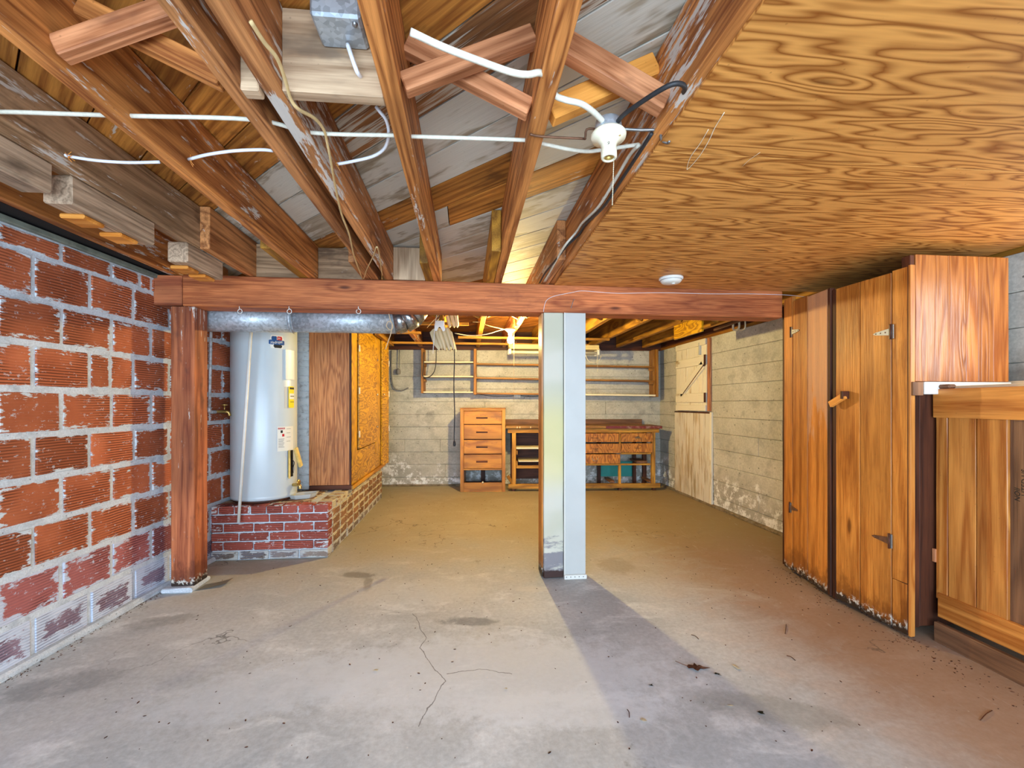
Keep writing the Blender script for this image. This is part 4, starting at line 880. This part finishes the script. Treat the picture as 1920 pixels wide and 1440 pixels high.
# ---- wall shelves
osh = .20
sh = lambda px: bt(px, osh)
zs = lambda py, px=900: bz(py, px, osh)
GS = 'open wooden wall shelves on the back wall'
ws = empty('wall_shelf_unit', FB @ Vector((sh(838), -.1, 1.3)), 'left wall shelf unit with three white-edged shelves', 'shelf unit', GS)
box('side_board', (sh(789.5), sh(794)), (-osh, 0), (zs(737.5), 1.9), m_shelf, ws, 'z', FB)
for py in (679, 706, 735.3):
    s_ = box('shelf', (sh(794), sh(887.3)), (-osh + .004, -.002), (zs(py + 1.4), zs(py - 1.2)), m_shelf, ws, 'x', FB); box('shelf_edge', (sh(794), sh(887.3)), (-osh - .001, -osh + .004), (zs(py + 1.5), zs(py - 1.3)), m_edge, s_, 'x', FB)
for py in (685, 714): box('bracket', (sh(794), sh(797)), (-osh + .01, -.05), (zs(py + 2), zs(py - 3)), m_shelf, ws, 'y', FB)
ws = empty('wall_shelf_unit', FB @ Vector((sh(1060), -.1, 1.3)), 'long brown wall shelf unit with three shelves behind the white post', 'shelf unit', GS)
box('side_board', (sh(888.2), sh(893)), (-osh - .01, 0), (zs(740), 1.9), m_shelf, ws, 'z', FB)
box('side_board', (sh(1229), sh(1233.5)), (-osh - .02, 0), (zs(744), 1.9), m_shelf, ws, 'z', FB); box('end_board', (sh(1226), sh(1229)), (-.18, 0), (zs(744), 1.9), m_shelf, ws, 'z', FB)
for a, b_, e in ((682, 688, 0), (708.5, 714.5, 0), (737.5, 741.5, 1)):
    za, zb_ = zs(a, 893), zs(b_, 1229)
    s_ = bar('shelf', (sh(893), -osh / 2, za), (sh(1229), -osh / 2, zb_), osh - .004, .02, m_shelf, ws, F=FB)
    if e: bar('shelf_edge', (sh(1075), -osh - .002, za + (zb_ - za) * .55), (sh(1229), -osh - .002, zb_), .004, .022, m_edge, s_, F=FB)
for py in (692, 718): box('bracket', (sh(1217), sh(1226)), (-.19, -.17), (zs(py + 3, 1220), zs(py - 2, 1220)), m_shelf, ws, 'x', FB)
# outlet box and cables on the back wall
o = box('outlet_box', (bt(964, .04), bt(976, .04)), (-.045, -.0), (bz(745.5, 970, .04), bz(740, 970, .04)), m_porc, None, 'x', FB); tag(o, 'ivory socket box on the back wall below the shelves', 'socket')
text('lettering', 'ON OFF', .03, m_grayp, o, FB @ Matrix.Translation((bt(970, .05), -.046, bz(742.7, 970, .04))) @ Matrix.Rotation(math.radians(90), 4, 'X'), .0003, .7)
wp = lambda px, py, off=.02: FB @ onF(FB, px, py, -off)
tag(tube('wall_cable', [wp(896, 739), wp(920, 742.5), wp(950, 743), wp(965, 742)], .004, m_black, None, 6), 'dark cable sagging below the shelves left of the ivory socket box', 'cable')
tag(tube('wall_cable', [wp(976, 742), wp(1000, 743.5), wp(1030, 740)], .004, m_black, None, 6), 'dark cable running from the socket box behind the white post', 'cable')
tag(tube('wall_cable', [wp(734, 657, .03), wp(734, 700, .03), wp(737, 722, .03), wp(744, 731, .03), wp(755, 732, .03), wp(766, 727, .03)], .008, m_grayp, None, 6), 'gray cable looping down the back wall near the cupboard', 'cable')
pl_ = tube('hanging_plug', [wp(749, 655, .05), wp(748.5, 690, .05)], .006, m_grayp, None, 6); tag(pl_, 'gray plug hanging on its cord against the back wall', 'plug')
lathe('plug', [(0, .03), (.02, .026), (.032, 0), (.034, -.035), (.02, -.05), (0, -.05)], m_grayp, pl_, Matrix.Translation(wp(747, 695, .05)), 10)
# ================================================================= right wall batten hatch
hu = lambda px, py, off=0.: FR.inverted() @ at_u(px, py, 2.745 - off)
hd = empty('batten_hatch', (2.745, 5.2, .8), 'white peeling batten door with a diagonal brace on the concrete wall', 'hatch')
ta, tb_ = hu(1274, 700).x, hu(1329.5, 700).x
hz = lambda py, px=1300: at_u(px, py, 2.745).z
ztop = 1.895; zbt = hz(770, 1300)
n_ = 8
for i in range(n_):
    a = ta + (tb_ - ta) * i / n_; b_ = ta + (tb_ - ta) * (i + 1) / n_
    box('board', (a + .002, b_ - .002), (-.03, -.004), (zbt, ztop), m_peel, hd, 'z', FR, jit=.0006)
def hbat(z0, z1, nm='batten'): return box(nm, (ta - .004, tb_ + .004), (-.052, -.03), (z0, z1), m_peel, hd, 'x', FR, bev=.003)
H = ztop - zbt
hbat(ztop - .07, ztop); hbat(1.60, 1.70); hbat(zbt + .10, zbt + .21); hbat(zbt - .0, zbt + .07)
bar('brace', FR @ Vector((ta + .12, -.041, zbt + .21)), FR @ Vector((tb_ - .05, -.041, 1.60)), .10, .022, m_peel, hd, up=(1, 0, 0))
bar('brace_strip', FR @ Vector((ta + .20, -.042, zbt + .21)), FR @ Vector((tb_ - .0, -.042, 1.61)), .012, .026, m_dark, hd, up=(1, 0, 0))
for z in (1.66, zbt + .16): box('hinge_plate', (tb_ - .02, tb_ + .02), (-.056, -.05), (z - .06, z + .05), m_dark, hd, 'z', FR)
box('bolt', (tb_ - .14, tb_ - .115), (-.056, -.03), (1.72, 1.86), m_wpost, hd, 'z', FR)
box('jamb', (tb_ + .012, tb_ + .06), (-.03, -.004), (zbt, ztop), m_strut, hd, 'z', FR); box('jamb', (ta - .05, ta - .012), (-.02, -.004), (zbt, ztop), m_peel, hd, 'z', FR)
lo = empty('boarded_opening', (2.745, 5.2, 0), 'stripped vertical boards closing the opening below the batten door', 'boarding')
ta2, tb2 = hu(1268, 850).x, hu(1334, 850).x
n_ = 7
for i in range(n_):
    a = ta2 + (tb2 - ta2) * i / n_; b_ = ta2 + (tb2 - ta2) * (i + 1) / n_
    box('board', (a + .0006, b_ - .0006), (-.022 - random.uniform(0, .003), -.004), (.01, zbt - .012), m_peel2, lo, 'z', FR, jit=.0006)
box('side_strip', (tb2, tb2 + .04), (-.024, -.004), (.01, zbt - .012), m_peel, lo, 'z', FR); box('cross_strip', (ta2, tb2), (-.026, -.018), (zbt - .028, zbt - .012), m_dark, lo, 'x', FR)
# jars on the wall ledge
for px, lb in ((1380, 'white metal cleat on the wall ledge, larger of the two'), (1391, 'white metal cleat on the wall ledge, smaller of the two')):
    q = at_u(px, 612, 2.70); s_ = .03 if px == 1380 else .02
    o = tube('wall_cleat', [q + Vector((0, .05, .05)), q + Vector((0, .05, -.02)), q + Vector((0, 0, -.035)), q + Vector((0, -.05, -.02)), q + Vector((0, -.05, .05))], s_ * .35, m_edge, None, 8, 3); tag(o, lb, 'cleat', 'cleats on the ledge')
o = bar('ledge_stick', (2.68, 4.7, 1.955), (2.64, 3.5, 1.985), .03, .025, m_brownw); tag(o, 'thin stick lying on the concrete wall ledge near the beam', 'stick')
# ================================================================= lamps
BP = Vector((.438, 4.56, 1.795))
bl = empty('bare_bulb_lamp', BP + Vector((0, 0, .12)), 'lit bare bulb in a porcelain holder in the back room', 'lamp')
lathe('bulb', [(0, -.038), (.014, -.036), (.025, -.026), (.030, -.008), (.027, .010), (.016, .032), (.013, .045), (0, .045)], bulb_mat((1, .74, .28), 3500), bl, Matrix.Translation(BP), 16)
lathe('holder', [(0, .045), (.020, .045), (.022, .07), (.05, .095), (.056, .105), (.05, .112), (0, .112)], m_porc, bl, Matrix.Translation(BP), 20)
tube('pull_string', [BP + Vector((.035, 0, .09)), BP + Vector((.036, 0, -.1)), BP + Vector((.036, .0, -.62))], .0012, m_string, bl, 5)
tag(tube('ceiling_cable', [at_d(853, 625, 4.3), at_d(880, 629, 4.4), at_d(910, 627, 4.45), at_d(935, 620, 4.5), at_d(955, 615, 4.56)], .004, m_cable, None, 6), 'cable sagging under the joists to the lit bulb', 'cable')
def bracket_wire():
    q = BP + Vector((0, 0, .10))
    return tube('bar_hanger', [Vector((.06, 4.5, 1.955)), Vector((.18, 4.5, 1.955)), Vector((.185, 4.5, 1.93)), q + Vector((-.05, 0, 0))], .004, m_ivory, bl, 6, 2)
bracket_wire()
# fluorescent fixture
fx = empty('fluorescent_fixture', at_v(1040, 655, 5.75), 'ivory twin tube fluorescent fixture hanging behind the white post', 'lamp')
a0, a1 = at_v(953, 652, 5.75), at_v(1121, 652, 5.75)
FF = frame((a0.x, 5.75, 0), (a1.x - a0.x, 0)); Lx = a1.x - a0.x
box('housing', (0, Lx), (-.06, .06), (1.858, 1.90), m_ivory, fx, 'x', FF, bev=.004); box('reflector', (.01, Lx - .01), (-.10, .10), (1.838, 1.858), m_ivory, fx, 'x', FF)
for y_ in (-.06, .05):
    tube('tube', [FF @ Vector((.03, y_, 1.80)), FF @ Vector((Lx - .03, y_, 1.80))], .017, m_tubel, fx, 12, 1)
for x_ in (.0, Lx - .03):
    for y_ in (-.06, .05): box('tube_socket', (x_, x_ + .03), (y_ - .014, y_ + .014), (1.775, 1.84), m_white, fx, 'z', FF)
for x_ in (.1, Lx - .15): tube('hanger_chain', [FF @ Vector((x_, 0, 1.9)), FF @ Vector((x_, 0, 1.945))], .003, m_steel, fx, 6, 1)
tube('cord_loop', [FF @ Vector((Lx, .0, 1.88)), FF @ Vector((Lx + .04, 0, 1.82)), FF @ Vector((Lx + .03, 0, 1.73)), FF @ Vector((Lx - .04, 0, 1.68)), FF @ Vector((Lx - .12, 0, 1.70)), FF @ Vector((Lx - .17, 0, 1.79))], .004, m_cable, fx, 6)
tube('pull_chain', [FF @ Vector((Lx - .02, -.05, 1.78)), FF @ Vector((Lx - .02, -.05, 1.56))], .0018, m_tubel, fx, 5, 1)
# hanging compact tube lamps
def tubelamp(d, py0, label, pale, px=830, big=1.0, tilt=0):
    s_ = d / 853; q0 = at_d(px, py0, d)
    root = empty('tube_lamp', q0, label, 'lamp', 'unlit multi tube lamps hanging behind the beam')
    right = Vector((CY, -SY_, 0)); back = Vector((SY_, CY, 0))
    L = lambda x, z, y=0.: q0 + right * (x * s_) + Vector((0, 0, -z * s_)) + back * y
    return root, L, s_
root, L, s_ = tubelamp(3.7, 603, 'hanging unlit lamp with four beige tapered tubes and a white bracket', 0)
for i, (x0, x1, zt, zb2) in enumerate(((-13, -1, 16, 52), (-6, 5.5, 18, 55), (1.5, 13.5, 17, 55), (8, 21, 14, 53))):
    for k_, yy in enumerate((.0, .035)):
        tube('lamp_tube', [L(x0 - .5, zt - 3, yy), L(x0 * .75 + x1 * .25, zt + 8, yy), L(x1 - 1.5, zb2 - 6, yy), L(x1 - .8, zb2, yy)], [.009, .014, .017, .017, .018, .018, .018, .018, .018, .018, .018, .016, .014, .013, .011, .010, .008, .006, .004], m_beige, root, 12, 6)
fan = [L(-25, 20, .02), L(-19, 13, .02), L(-13, 12, .02), L(-5, 12, .02), L(12, 14, .02), L(17, 19, .02), L(20, 31, .02), L(25, 50, .02), L(25, 55, .02), L(20, 45, .02), L(-3, 40, .02), L(-7, 55, .02), L(-18, 42, .02)]
def poly(name, pts, th, mt, root_):
    bm = bmesh.new(); back = Vector((SY_, CY, 0)); f = bm.faces.new([bm.verts.new(p_) for p_ in pts]); r = bmesh.ops.extrude_face_region(bm, geom=[f]); bmesh.ops.translate(bm, verts=[g_ for g_ in r['geom'] if isinstance(g_, bmesh.types.BMVert)], vec=back * th); bmesh.ops.recalc_face_normals(bm, faces=bm.faces); return from_bm(name, bm, mt, root_)
poly('back_reflector', fan, .008, m_beige, root)
br = [L(-13, 0), L(4, 0), L(4, 9), (L(5.5, 13)), L(6, 17), L(4, 19.5), L(1, 19), L(-1, 15), L(-3.5, 11.5), L(-5.5, 11), L(-7.5, 13), L(-9, 18), L(-12, 19), L(-14.5, 16.5), L(-13.5, 13), L(-13, 9)]
poly('bracket', [p_ - Vector((SY_, CY, 0)) * .035 for p_ in br], .012, m_plastic, root)
for x_ in (-11, -6.5, -3, 1): tube('bracket_hook', [L(x_, 2, -.03), L(x_ * .5 - 1, -10, -.0), L(x_ * .5 - 1, -18, .02)], .006, m_brass if x_ > -8 else m_steel, root, 6, 3)
tube('lamp_cord', [L(21, 48, .02), L(22, 70, .01), L(21, 120, 0), L(22.5, 170, 0), L(21.5, 215, 0), L(22, 225, 0)], .0045, m_black, root, 7)
lathe('plug', [(0, .02), (.008, .016), (.012, -.01), (.009, -.024), (0, -.026)], m_black, root, Matrix.Translation(L(22, 228, 0)), 10)
# bead chain
def chain(name, a, b_, n_, r_, mt, root_):
    bm = bmesh.new()
    for i in range(n_):
        p_ = a.lerp(b_, i / (n_ - 1)); bmesh.ops.create_icosphere(bm, subdivisions=1, radius=r_, matrix=Matrix.Translation(p_))
    for f in bm.faces: f.smooth = True
    tube_bm([a, b_], r_ * .35, 5, 1, bm)
    return from_bm(name, bm, mt, root_)
chain('bead_chain', L(-13, 8, -.04), L(-16.5, 60, -.04), 22, .0045, m_plastic, root); chain('bead_chain', L(-9, -14, -.04), L(-13, 8, -.04), 10, .004, m_plastic, root)
tube('thin_cord', [L(-4, -15, -.0), L(-30, -5, .2), L(-42, 0, .3)], .002, m_cable, root, 5)
root, L, s_ = tubelamp(4.35, 590, 'second unlit tube lamp, ivory, higher and further back', 1, 850)
for i, (x0, x1) in enumerate(((-12, -5), (-4, 3), (5, 9))): tube('lamp_tube', [L(x0 - 3, -22), L(x0, -2), L(x1 - 1.5, 20), L(x1 - .3, 23)], [.018] * 12 + [.017, .016, .014, .012, .010, .007], m_tubel, root, 12, 6)
for i, (x0, x1) in enumerate(((-8.5, -1.5), (1, 7.5))): tube('lamp_tube', [L(x0 - 3, -22, .03), L(x0, -2, .03), L(x1 - 1.5, 12, .03), L(x1 - .3, 15, .03)], .016, m_ivory, root, 12, 6)
# ---- porcelain lampholder in front
lampP = at_z(1141, 262, 1.90)
lh = empty('porcelain_lampholder', lampP + Vector((0, 0, .04)), 'aged white porcelain lampholder on a round box with a bead pull chain', 'lamp')
tl = Matrix.Translation(lampP) @ Matrix.Rotation(math.radians(-4), 4, 'X')
lathe('junction_box', [(0, .035), (.028, .035), (.036, .03), (.039, .0), (.040, -.004), (.0, -.004)], m_box, lh, tl @ Matrix.Translation((0, .0, .022)), 28)
lathe('rim', [(0, .018), (.046, .018), (.050, .012), (.048, .004), (.030, -.004), (.022, -.016), (.021, -.030), (.0225, -.034), (.0225, -.052), (.020, -.056), (.015, -.056), (.015, -.030), (0, -.030)], m_porc, lh, tl, 32)
lathe('screw_shell', [(.0145, -.031), (.0145, -.052), (.012, -.052), (.012, -.031)], m_brass, lh, tl, 20)
lathe('pin_hole', [(0, .0), (.004, -.001), (.004, .002), (0, .002)], m_brass, lh, tl @ Matrix.Translation((.024, -.022, -.001)) @ Matrix.Rotation(math.radians(35), 4, 'X'), 8)
camf = Vector((SY_, CY, 0)); nn = (CAM - lampP); nn.z = 0; nn.normalize(); xax = Vector((0, 0, 1)).cross(nn)
MT = Matrix(((xax.x, 0, nn.x, lampP.x + nn.x * .0228), (xax.y, 0, nn.y, lampP.y + nn.y * .0228), (0, 1, 0, lampP.z - .022), (0, 0, 0, 1)))
text('lettering', '6', .014, m_blackp, lh, MT @ Matrix.Rotation(math.radians(165), 4, 'Z'), .0004); box('underline', (-.006, .006), (-.0125, -.0118), (-.0004, .0004), m_blackp, lh, 'x', MT, bev=0)
ca = lampP + Vector((.012, -.014, -.02)); chain('pull_chain', ca, at_z(1148, 384, ca.z - .105), 34, .0018, m_tubel, lh)
z_ = 1.925
jl, jr = Vector((.19, at_z(995, 250, 1.94).y, 1.938)), at_z(1250, 266, 1.935)
def hz_(px, py, z): return at_z(px, py, z)
tube('bar_hanger', [hz_(994, 252, 1.937), hz_(1015, 256, 1.937), hz_(1090, 260, 1.937), hz_(1097, 259, 1.937), hz_(1100, 243, 1.955), hz_(1118, 242, 1.955)], .0035, m_rust, lh, 6, 3)
tube('bar_hanger', [hz_(1166, 242, 1.95), hz_(1200, 244, 1.95), hz_(1235, 245, 1.95), hz_(1240, 262, 1.935), hz_(1252, 268, 1.93), hz_(1255, 264, 1.93)], .0045, m_steel, lh, 6, 3)
# ---- metal box above the pale board
mb = empty('metal_junction_box', (-.29, 1.18, 2.08), 'gray galvanized junction box fixed to the pale blocking board', 'junction box')
q1, q2 = at_v(605, 88, 1.20), at_v(692, 93, 1.20)
box('box', (q1.x, q2.x), (1.10, 1.204), (q1.z, q1.z + .055), m_box, mb, 'x', bev=.006)
lathe('clamp_screw', [(0, .006), (.006, .005), (.007, 0)], m_steel, mb, Matrix.Translation((q2.x - .016, 1.12, q1.z)) @ Matrix.Rotation(math.pi, 4, 'X'), 8)
tube('stub_cable', [at_v(652, 84, 1.18), at_v(660, 108, 1.17), at_v(670, 135, 1.18), at_v(678, 146, 1.215)], .0055, m_cablew, mb, 8)
# ================================================================= cables in the joists
def ctag(o, lb, g=None): return tag(o, lb, 'cable', g)
zc = 1.966
ctag(tube('house_cable', [hz_(-160, 210, zc + .03), hz_(0, 210, zc + .02), hz_(100, 213, zc + .015), hz_(190, 216, zc + .01), hz_(260, 218, zc), hz_(480, 225, zc), hz_(585, 249, zc), hz_(735, 254, zc), hz_(770, 256, zc), hz_(985, 263, zc), hz_(1015, 269, zc - .004), hz_(1065, 280, zc - .008), hz_(1100, 284, zc - .008), hz_(1130, 281, zc - .004), hz_(1198, 271, zc - .002)], .0060, m_cable, None, 8, 5), 'old white cable threaded straight across all the joists')
ctag(tube('house_cable', [hz_(770, 60, 1.925), hz_(830, 88, 1.925), hz_(900, 115, 1.925), hz_(960, 136, 1.925), hz_(990, 140, 1.93), hz_(1016, 138, 1.95), hz_(1035, 165, 1.965), hz_(1042, 180, 1.955), hz_(1062, 188, 1.945), hz_(1092, 196, 1.94), hz_(1118, 215, 1.94), hz_(1136, 236, 1.935), hz_(1137, 244, 1.93)], .0078, m_cable, None, 10, 5), 'thick white cable from the top passing a joist to the porcelain lampholder')
ctag(tube('house_cable', [hz_(1151, 244, 1.93), hz_(1156, 232, 1.932), hz_(1170, 215, 1.93), hz_(1205, 190, 1.928), hz_(1240, 168, 1.928), hz_(1262, 158, 1.93), hz_(1278, 158, 1.935), hz_(1284, 166, 1.94), hz_(1278, 178, 1.955), hz_(1268, 192, 1.985)], .0062, m_black, None, 10, 5), 'black cable arching up from the porcelain lampholder')
def side(px, py, off=.008): return at_u(px, py, .545 - off)
ctag(tube('house_cable', [side(1222, 250), side(1196, 290), side(1160, 345), side(1130, 390), side(1098, 420), side(1085, 440), at_z(1062, 462, 1.95), at_z(1040, 490, 1.945), at_z(1022, 512, 1.944), at_z(1012, 530, 1.943)], .0058, m_black, None, 8, 4), 'black cable running down beside the joist at the plywood edge')
ctag(tube('house_cable', [side(1198, 272, .015), side(1180, 292, .014), side(1152, 340, .014), side(1122, 388, .014), side(1092, 418, .014), side(1080, 436, .014), at_z(1058, 462, 1.95), at_z(1042, 490, 1.945), at_z(1030, 512, 1.944), at_z(1020, 528, 1.943)], .0058, m_cable, None, 8, 4), 'white cable running down beside the joist at the plywood edge')
zt = 1.932
ctag(tube('tan_cable', [hz_(470, 40, 1.95), hz_(496, 80, 1.95), hz_(520, 110, 1.95), hz_(535, 150, 1.945), hz_(545, 185, 1.935), hz_(560, 205, 1.93), hz_(590, 222, 1.95), hz_(607, 243, 1.96), hz_(613, 265, 1.955), hz_(620, 300, 1.94), hz_(628, 345, zt), hz_(640, 400, zt), hz_(655, 440, zt), hz_(664, 480, zt), hz_(678, 517, 1.945), hz_(682, 522, 1.945), hz_(688, 505, 1.942), hz_(700, 480, 1.935), hz_(706, 463, 1.935), hz_(711, 475, 1.935), hz_(715, 505, 1.935), hz_(717, 516, 1.938)], .0048, m_cabley, None, 8, 5, flat=.6), 'tan flat twin cable winding down the close pair of joists to the beam')
ctag(tube('new_cable', [hz_(125, 291, 1.985), hz_(128, 293, 1.985), hz_(180, 301, 1.985), hz_(240, 305, 1.985), hz_(300, 304, 1.98)], .0052, m_cablew, None, 8, 4), 'thin new white cable between the weathered and the wide orange joist', 'thin new white cables')
ctag(tube('new_cable', [hz_(354, 299, 1.98), hz_(390, 290, 1.98), hz_(440, 283, 1.985), hz_(490, 281, 1.99), hz_(512, 283, 1.99)], .0052, m_cablew, None, 8, 4), 'thin new white cable between the wide orange joist and the close pair', 'thin new white cables')
ctag(tube('new_cable', [hz_(632, 308, 1.98), hz_(660, 303, 1.98), hz_(700, 293, 1.98), hz_(722, 277, 1.98), hz_(729, 250, 1.98), hz_(724, 225, 1.985), hz_(712, 209, 1.99), hz_(705, 200, 2.0)], .0052, m_cablew, None, 8, 4), 'thin new white cable curling up to the pale board', 'thin new white cables')
for px, py, lb in ((127, 293, 'splintered hole chips on the weathered joist'), (356, 300, 'splintered hole chips on the wide orange joist'), (630, 308, 'splintered hole chips on the right joist of the close pair')):
    bm = bmesh.new(); q = at_z(px, py, 1.98)
    for i in range(9):
        a = q + Vector((0, random.uniform(-.006, .006), random.uniform(-.006, .006))); tube_bm([a, a + Vector((random.uniform(.004, .012), random.uniform(-.022, .022), random.uniform(-.02, .02)))], .0012, 4, 1, bm)
    tag(from_bm('wood_splinters', bm, m_orange), lb, 'splinters', 'splinters at the cable holes', 'stuff')
# smoke detector
q = at_z(1258, 521, 1.93)
sd = empty('smoke_detector', q, 'round white smoke detector on the plywood ceiling above the beam', 'smoke detector')
sd_M = Matrix.Translation(q)
lathe('base', [(0, 0), (.072, 0), (.072, -.010), (.066, -.014), (0, -.014)], m_plastic, sd, sd_M, 36); lathe('cover', [(0, -.013), (.064, -.013), (.064, -.020), (.056, -.030), (.050, -.034), (0, -.037)], m_white, sd, sd_M, 36)
lathe('vent_ring', [(.058, -.0165), (.0655, -.0165), (.0655, -.0185), (.058, -.0185)], m_grayp, sd, sd_M, 36); lathe('test_button', [(0, -.037), (.012, -.037), (.012, -.040), (0, -.041)], m_plastic, sd, sd_M @ Matrix.Translation((.01, -.01, 0)), 16)
# thin wire on the beam face
fb = lambda px, py: at_v(px, py, 2.962)
tag(tube('bell_wire', [fb(1019, 585), fb(1021, 572), fb(1026, 562), fb(1040, 555), fb(1070, 549), fb(1090, 545.5), fb(1120, 547.5), fb(1160, 550), fb(1240, 549), fb(1330, 551), fb(1400, 551), fb(1470, 553), fb(1512, 557)], .0016, m_cablew, None, 5, 4), 'thin white wire tacked along the beam to the smoke detector side', 'wire')
tag(tube('bent_nail', [fb(1070.5, 578), fb(1073, 570), at_v(1075.5, 562, 2.95), at_v(1077, 562, 2.95)], .0018, m_steel, None, 6, 3), 'bent nail in the beam above the boxed post', 'nail')
# scratches / scrape on the plywood
for pts, lb in (([(1358, 211), (1340, 240), (1330, 262), (1312, 292), (1290, 317), (1289, 310), (1296, 292), (1312, 270), (1328, 243)], 'long looped pale scrape on the plywood ceiling'), ([(1425, 286), (1405, 300), (1392, 312)], 'short straight pale scrape on the plywood ceiling')):
    tag(tube('raised_scrape', [at_z(x, y, 1.9296) for x, y in pts], .0022 if len(pts) > 4 else .0012, m_paper, None, 5, 4, flat=.4), lb, 'scrape')
# ================================================================= things lying on the floor
def leaf(name, px, py, pts, s_, mt, label, stem=None, cat='leaf'):
    q = at_z(px, py, .004); bm = bmesh.new(); c0 = bm.verts.new((0, 0, .012 * s_ / .06)); vs = [bm.verts.new((x * s_, y * s_, random.uniform(0, .010) * s_ / .06)) for x, y in pts]
    for i in range(len(vs)): bm.faces.new((c0, vs[i], vs[(i + 1) % len(vs)]))
    bmesh.ops.solidify(bm, geom=bm.faces[:], thickness=.0015); bmesh.ops.recalc_face_normals(bm, faces=bm.faces)
    if stem: root = empty(name, q, label, cat)
    else: return tag(from_bm(name, bm, mt, None, Matrix.Translation(q)), label, cat)
    from_bm('blade', bm, mt, root, Matrix.Translation(q)); tube('stem', [q + Vector((a, b_, .003)) for a, b_ in stem], .0012, mt, root, 5, 3)
leaf('fallen_leaf', 1308, 1252, [(-1, .35), (-.75, .5), (-.6, .2), (-.35, .35), (.0, .75), (.1, .35), (.45, .45), (.6, .05), (1.25, -.35), (.5, -.3), (.1, -.4), (-.3, -.65), (-.55, -.6), (-.6, -.2), (-1, -.05)], .042, m_leaf, 'curled dry brown leaf with a thin stem on the floor', stem=[(-.04, .012), (-.06, .035), (-.075, .055)])
leaf('fallen_leaf', 1346, 1264, [(-1, .5), (-.3, 1), (.1, .3), (1, .2), (.3, -.1), (.9, -.9), (.1, -.7), (-.2, -.1), (-.9, .0)], .013, m_dleaf, 'small dark green leaf right of the curled brown leaf')
leaf('fallen_leaf', 1220, 1285, [(-1, .3), (.1, .3), (.8, .6), (.5, 0), (.9, -.6), (0, -.3)], .012, m_dleaf, 'small dark leaf scrap left below the curled brown leaf')
leaf('fallen_leaf', 1427, 1336, [(-1, .5), (0, .8), (1, .5), (.5, -.3), (.8, -.8), (-.5, -.6)], .012, m_dleaf, 'small black leaf scrap at the lower right floor')
leaf('paper_scrap', 1380, 1251, [(-.5, 1), (.3, 1.1), (.6, .1), (.4, -.6), (.9, -1), (-.1, -.9), (-.3, 0)], .018, m_paper, 'torn white paper scrap right of the leaves', cat='paper scrap')
leaf('paper_scrap', 1369, 1323, [(-1, .3), (.4, .3), (1, -.2), (0, -.4)], .014, m_paper, 'small white paper chip at the bottom right of the floor', cat='paper scrap')
leaf('paper_scrap', 1206, 1350, [(-1, .3), (0, 1), (.8, .4), (1, -.6), (-.2, -.7)], .012, m_paper, 'white chip on the floor at the bottom center', cat='paper scrap')
leaf('paper_scrap', 949, 1381 - 90, [(-1, .3), (0, .8), (.8, .2), (.2, -.7)], .008, m_paper, 'white chip on the bluish floor near the long crack', cat='paper scrap')
leaf('paper_scrap', 704, 1257, [(-1, 0), (-.2, .7), (1, .3), (.6, -.5)], .013, m_paper, 'white paint flake on the floor left of center', cat='paper scrap')
def card():
    bm = bmesh.new(); n_ = 6; g_ = []
    for i in range(n_ + 1):
        x = i / n_; g_.append((bm.verts.new((x * .16 - .08, -.04 + .02 * x, .004 + .018 * x * x)), bm.verts.new((x * .15 - .05, .04 + .02 * x, .006 + .016 * x * x))))
    for a, b_ in zip(g_, g_[1:]): bm.faces.new((a[0], b_[0], b_[1], a[1]))
    bmesh.ops.solidify(bm, geom=bm.faces[:], thickness=.003); return bm
q = at_z(399, 1100, .0); tag(from_bm('card_scrap', card(), m_card, None, Matrix.Translation(q) @ Matrix.Rotation(math.radians(12), 4, 'Z')), 'bent gray card leaning up beside the foot of the timber post', 'card')
def twig(px0, py0, px1, py1, lb, r_=.0016): a, b_ = at_z(px0, py0, .003), at_z(px1, py1, .003); tag(tube('twig', [a, (a + b_) / 2 + Vector((.004, .004, .002)), b_], r_, m_dark, None, 5, 3), lb, 'twig', 'twigs on the floor')
twig(1474, 1170, 1472, 1188, 'dark twig on the floor left of the cupboard doors'); twig(1475, 1229, 1491, 1238, 'short twig below the one beside the cupboard doors'); twig(1176, 1330, 1180, 1345, 'green twig at the bottom edge of the floor'); twig(1838, 1350, 1860, 1332, 'thin twig at the bottom right corner'); twig(1296, 1190, 1310, 1198, 'thin twig on the tan floor above the curled leaf')
# grit and debris
bm = bmesh.new()
for i in range(1100):
    if i < 500: u_, v_ = random.uniform(-1.7, 2.0), random.uniform(1.4, 5.5)
    elif i < 800:
        t = random.random() ** 1.0; b0, b1 = (2.25, 1.5), (1.7, 3.05); v_ = random.uniform(1.2, 3.0); u_ = 2.22 - abs(random.gauss(0, .10)) - .02
    else: v_ = random.uniform(1.4, 3.0); u_ = -1.932 + .0524 * (v_ - 2.092) + .02 + abs(random.gauss(0, .03))
    r_ = random.uniform(.0010, .0032); m_ = Matrix.Translation((u_, v_, r_ * .4)) @ Matrix.Rotation(random.uniform(0, 6), 4, 'Z') @ Matrix.Diagonal((random.uniform(1, 3), 1, .6, 1))
    bmesh.ops.create_icosphere(bm, subdivisions=1, radius=r_, matrix=m_)
o = from_bm('floor_grit', bm, m_dark, None, recenter=False); tag(o, 'dark grit and crumbs scattered on the concrete floor', 'grit', None, 'stuff')

bq = lambda px, py: FB @ onF(FB, px, py, -.24)
tag(tube('looped_cord', [bq(818, 655), bq(817.5, 680), bq(814, 697), bq(806, 706), bq(797, 708), bq(792, 703), bq(794, 690), bq(795, 660)], .006, m_black, None, 6), 'black cord looping in front of the left wall shelves', 'cord')
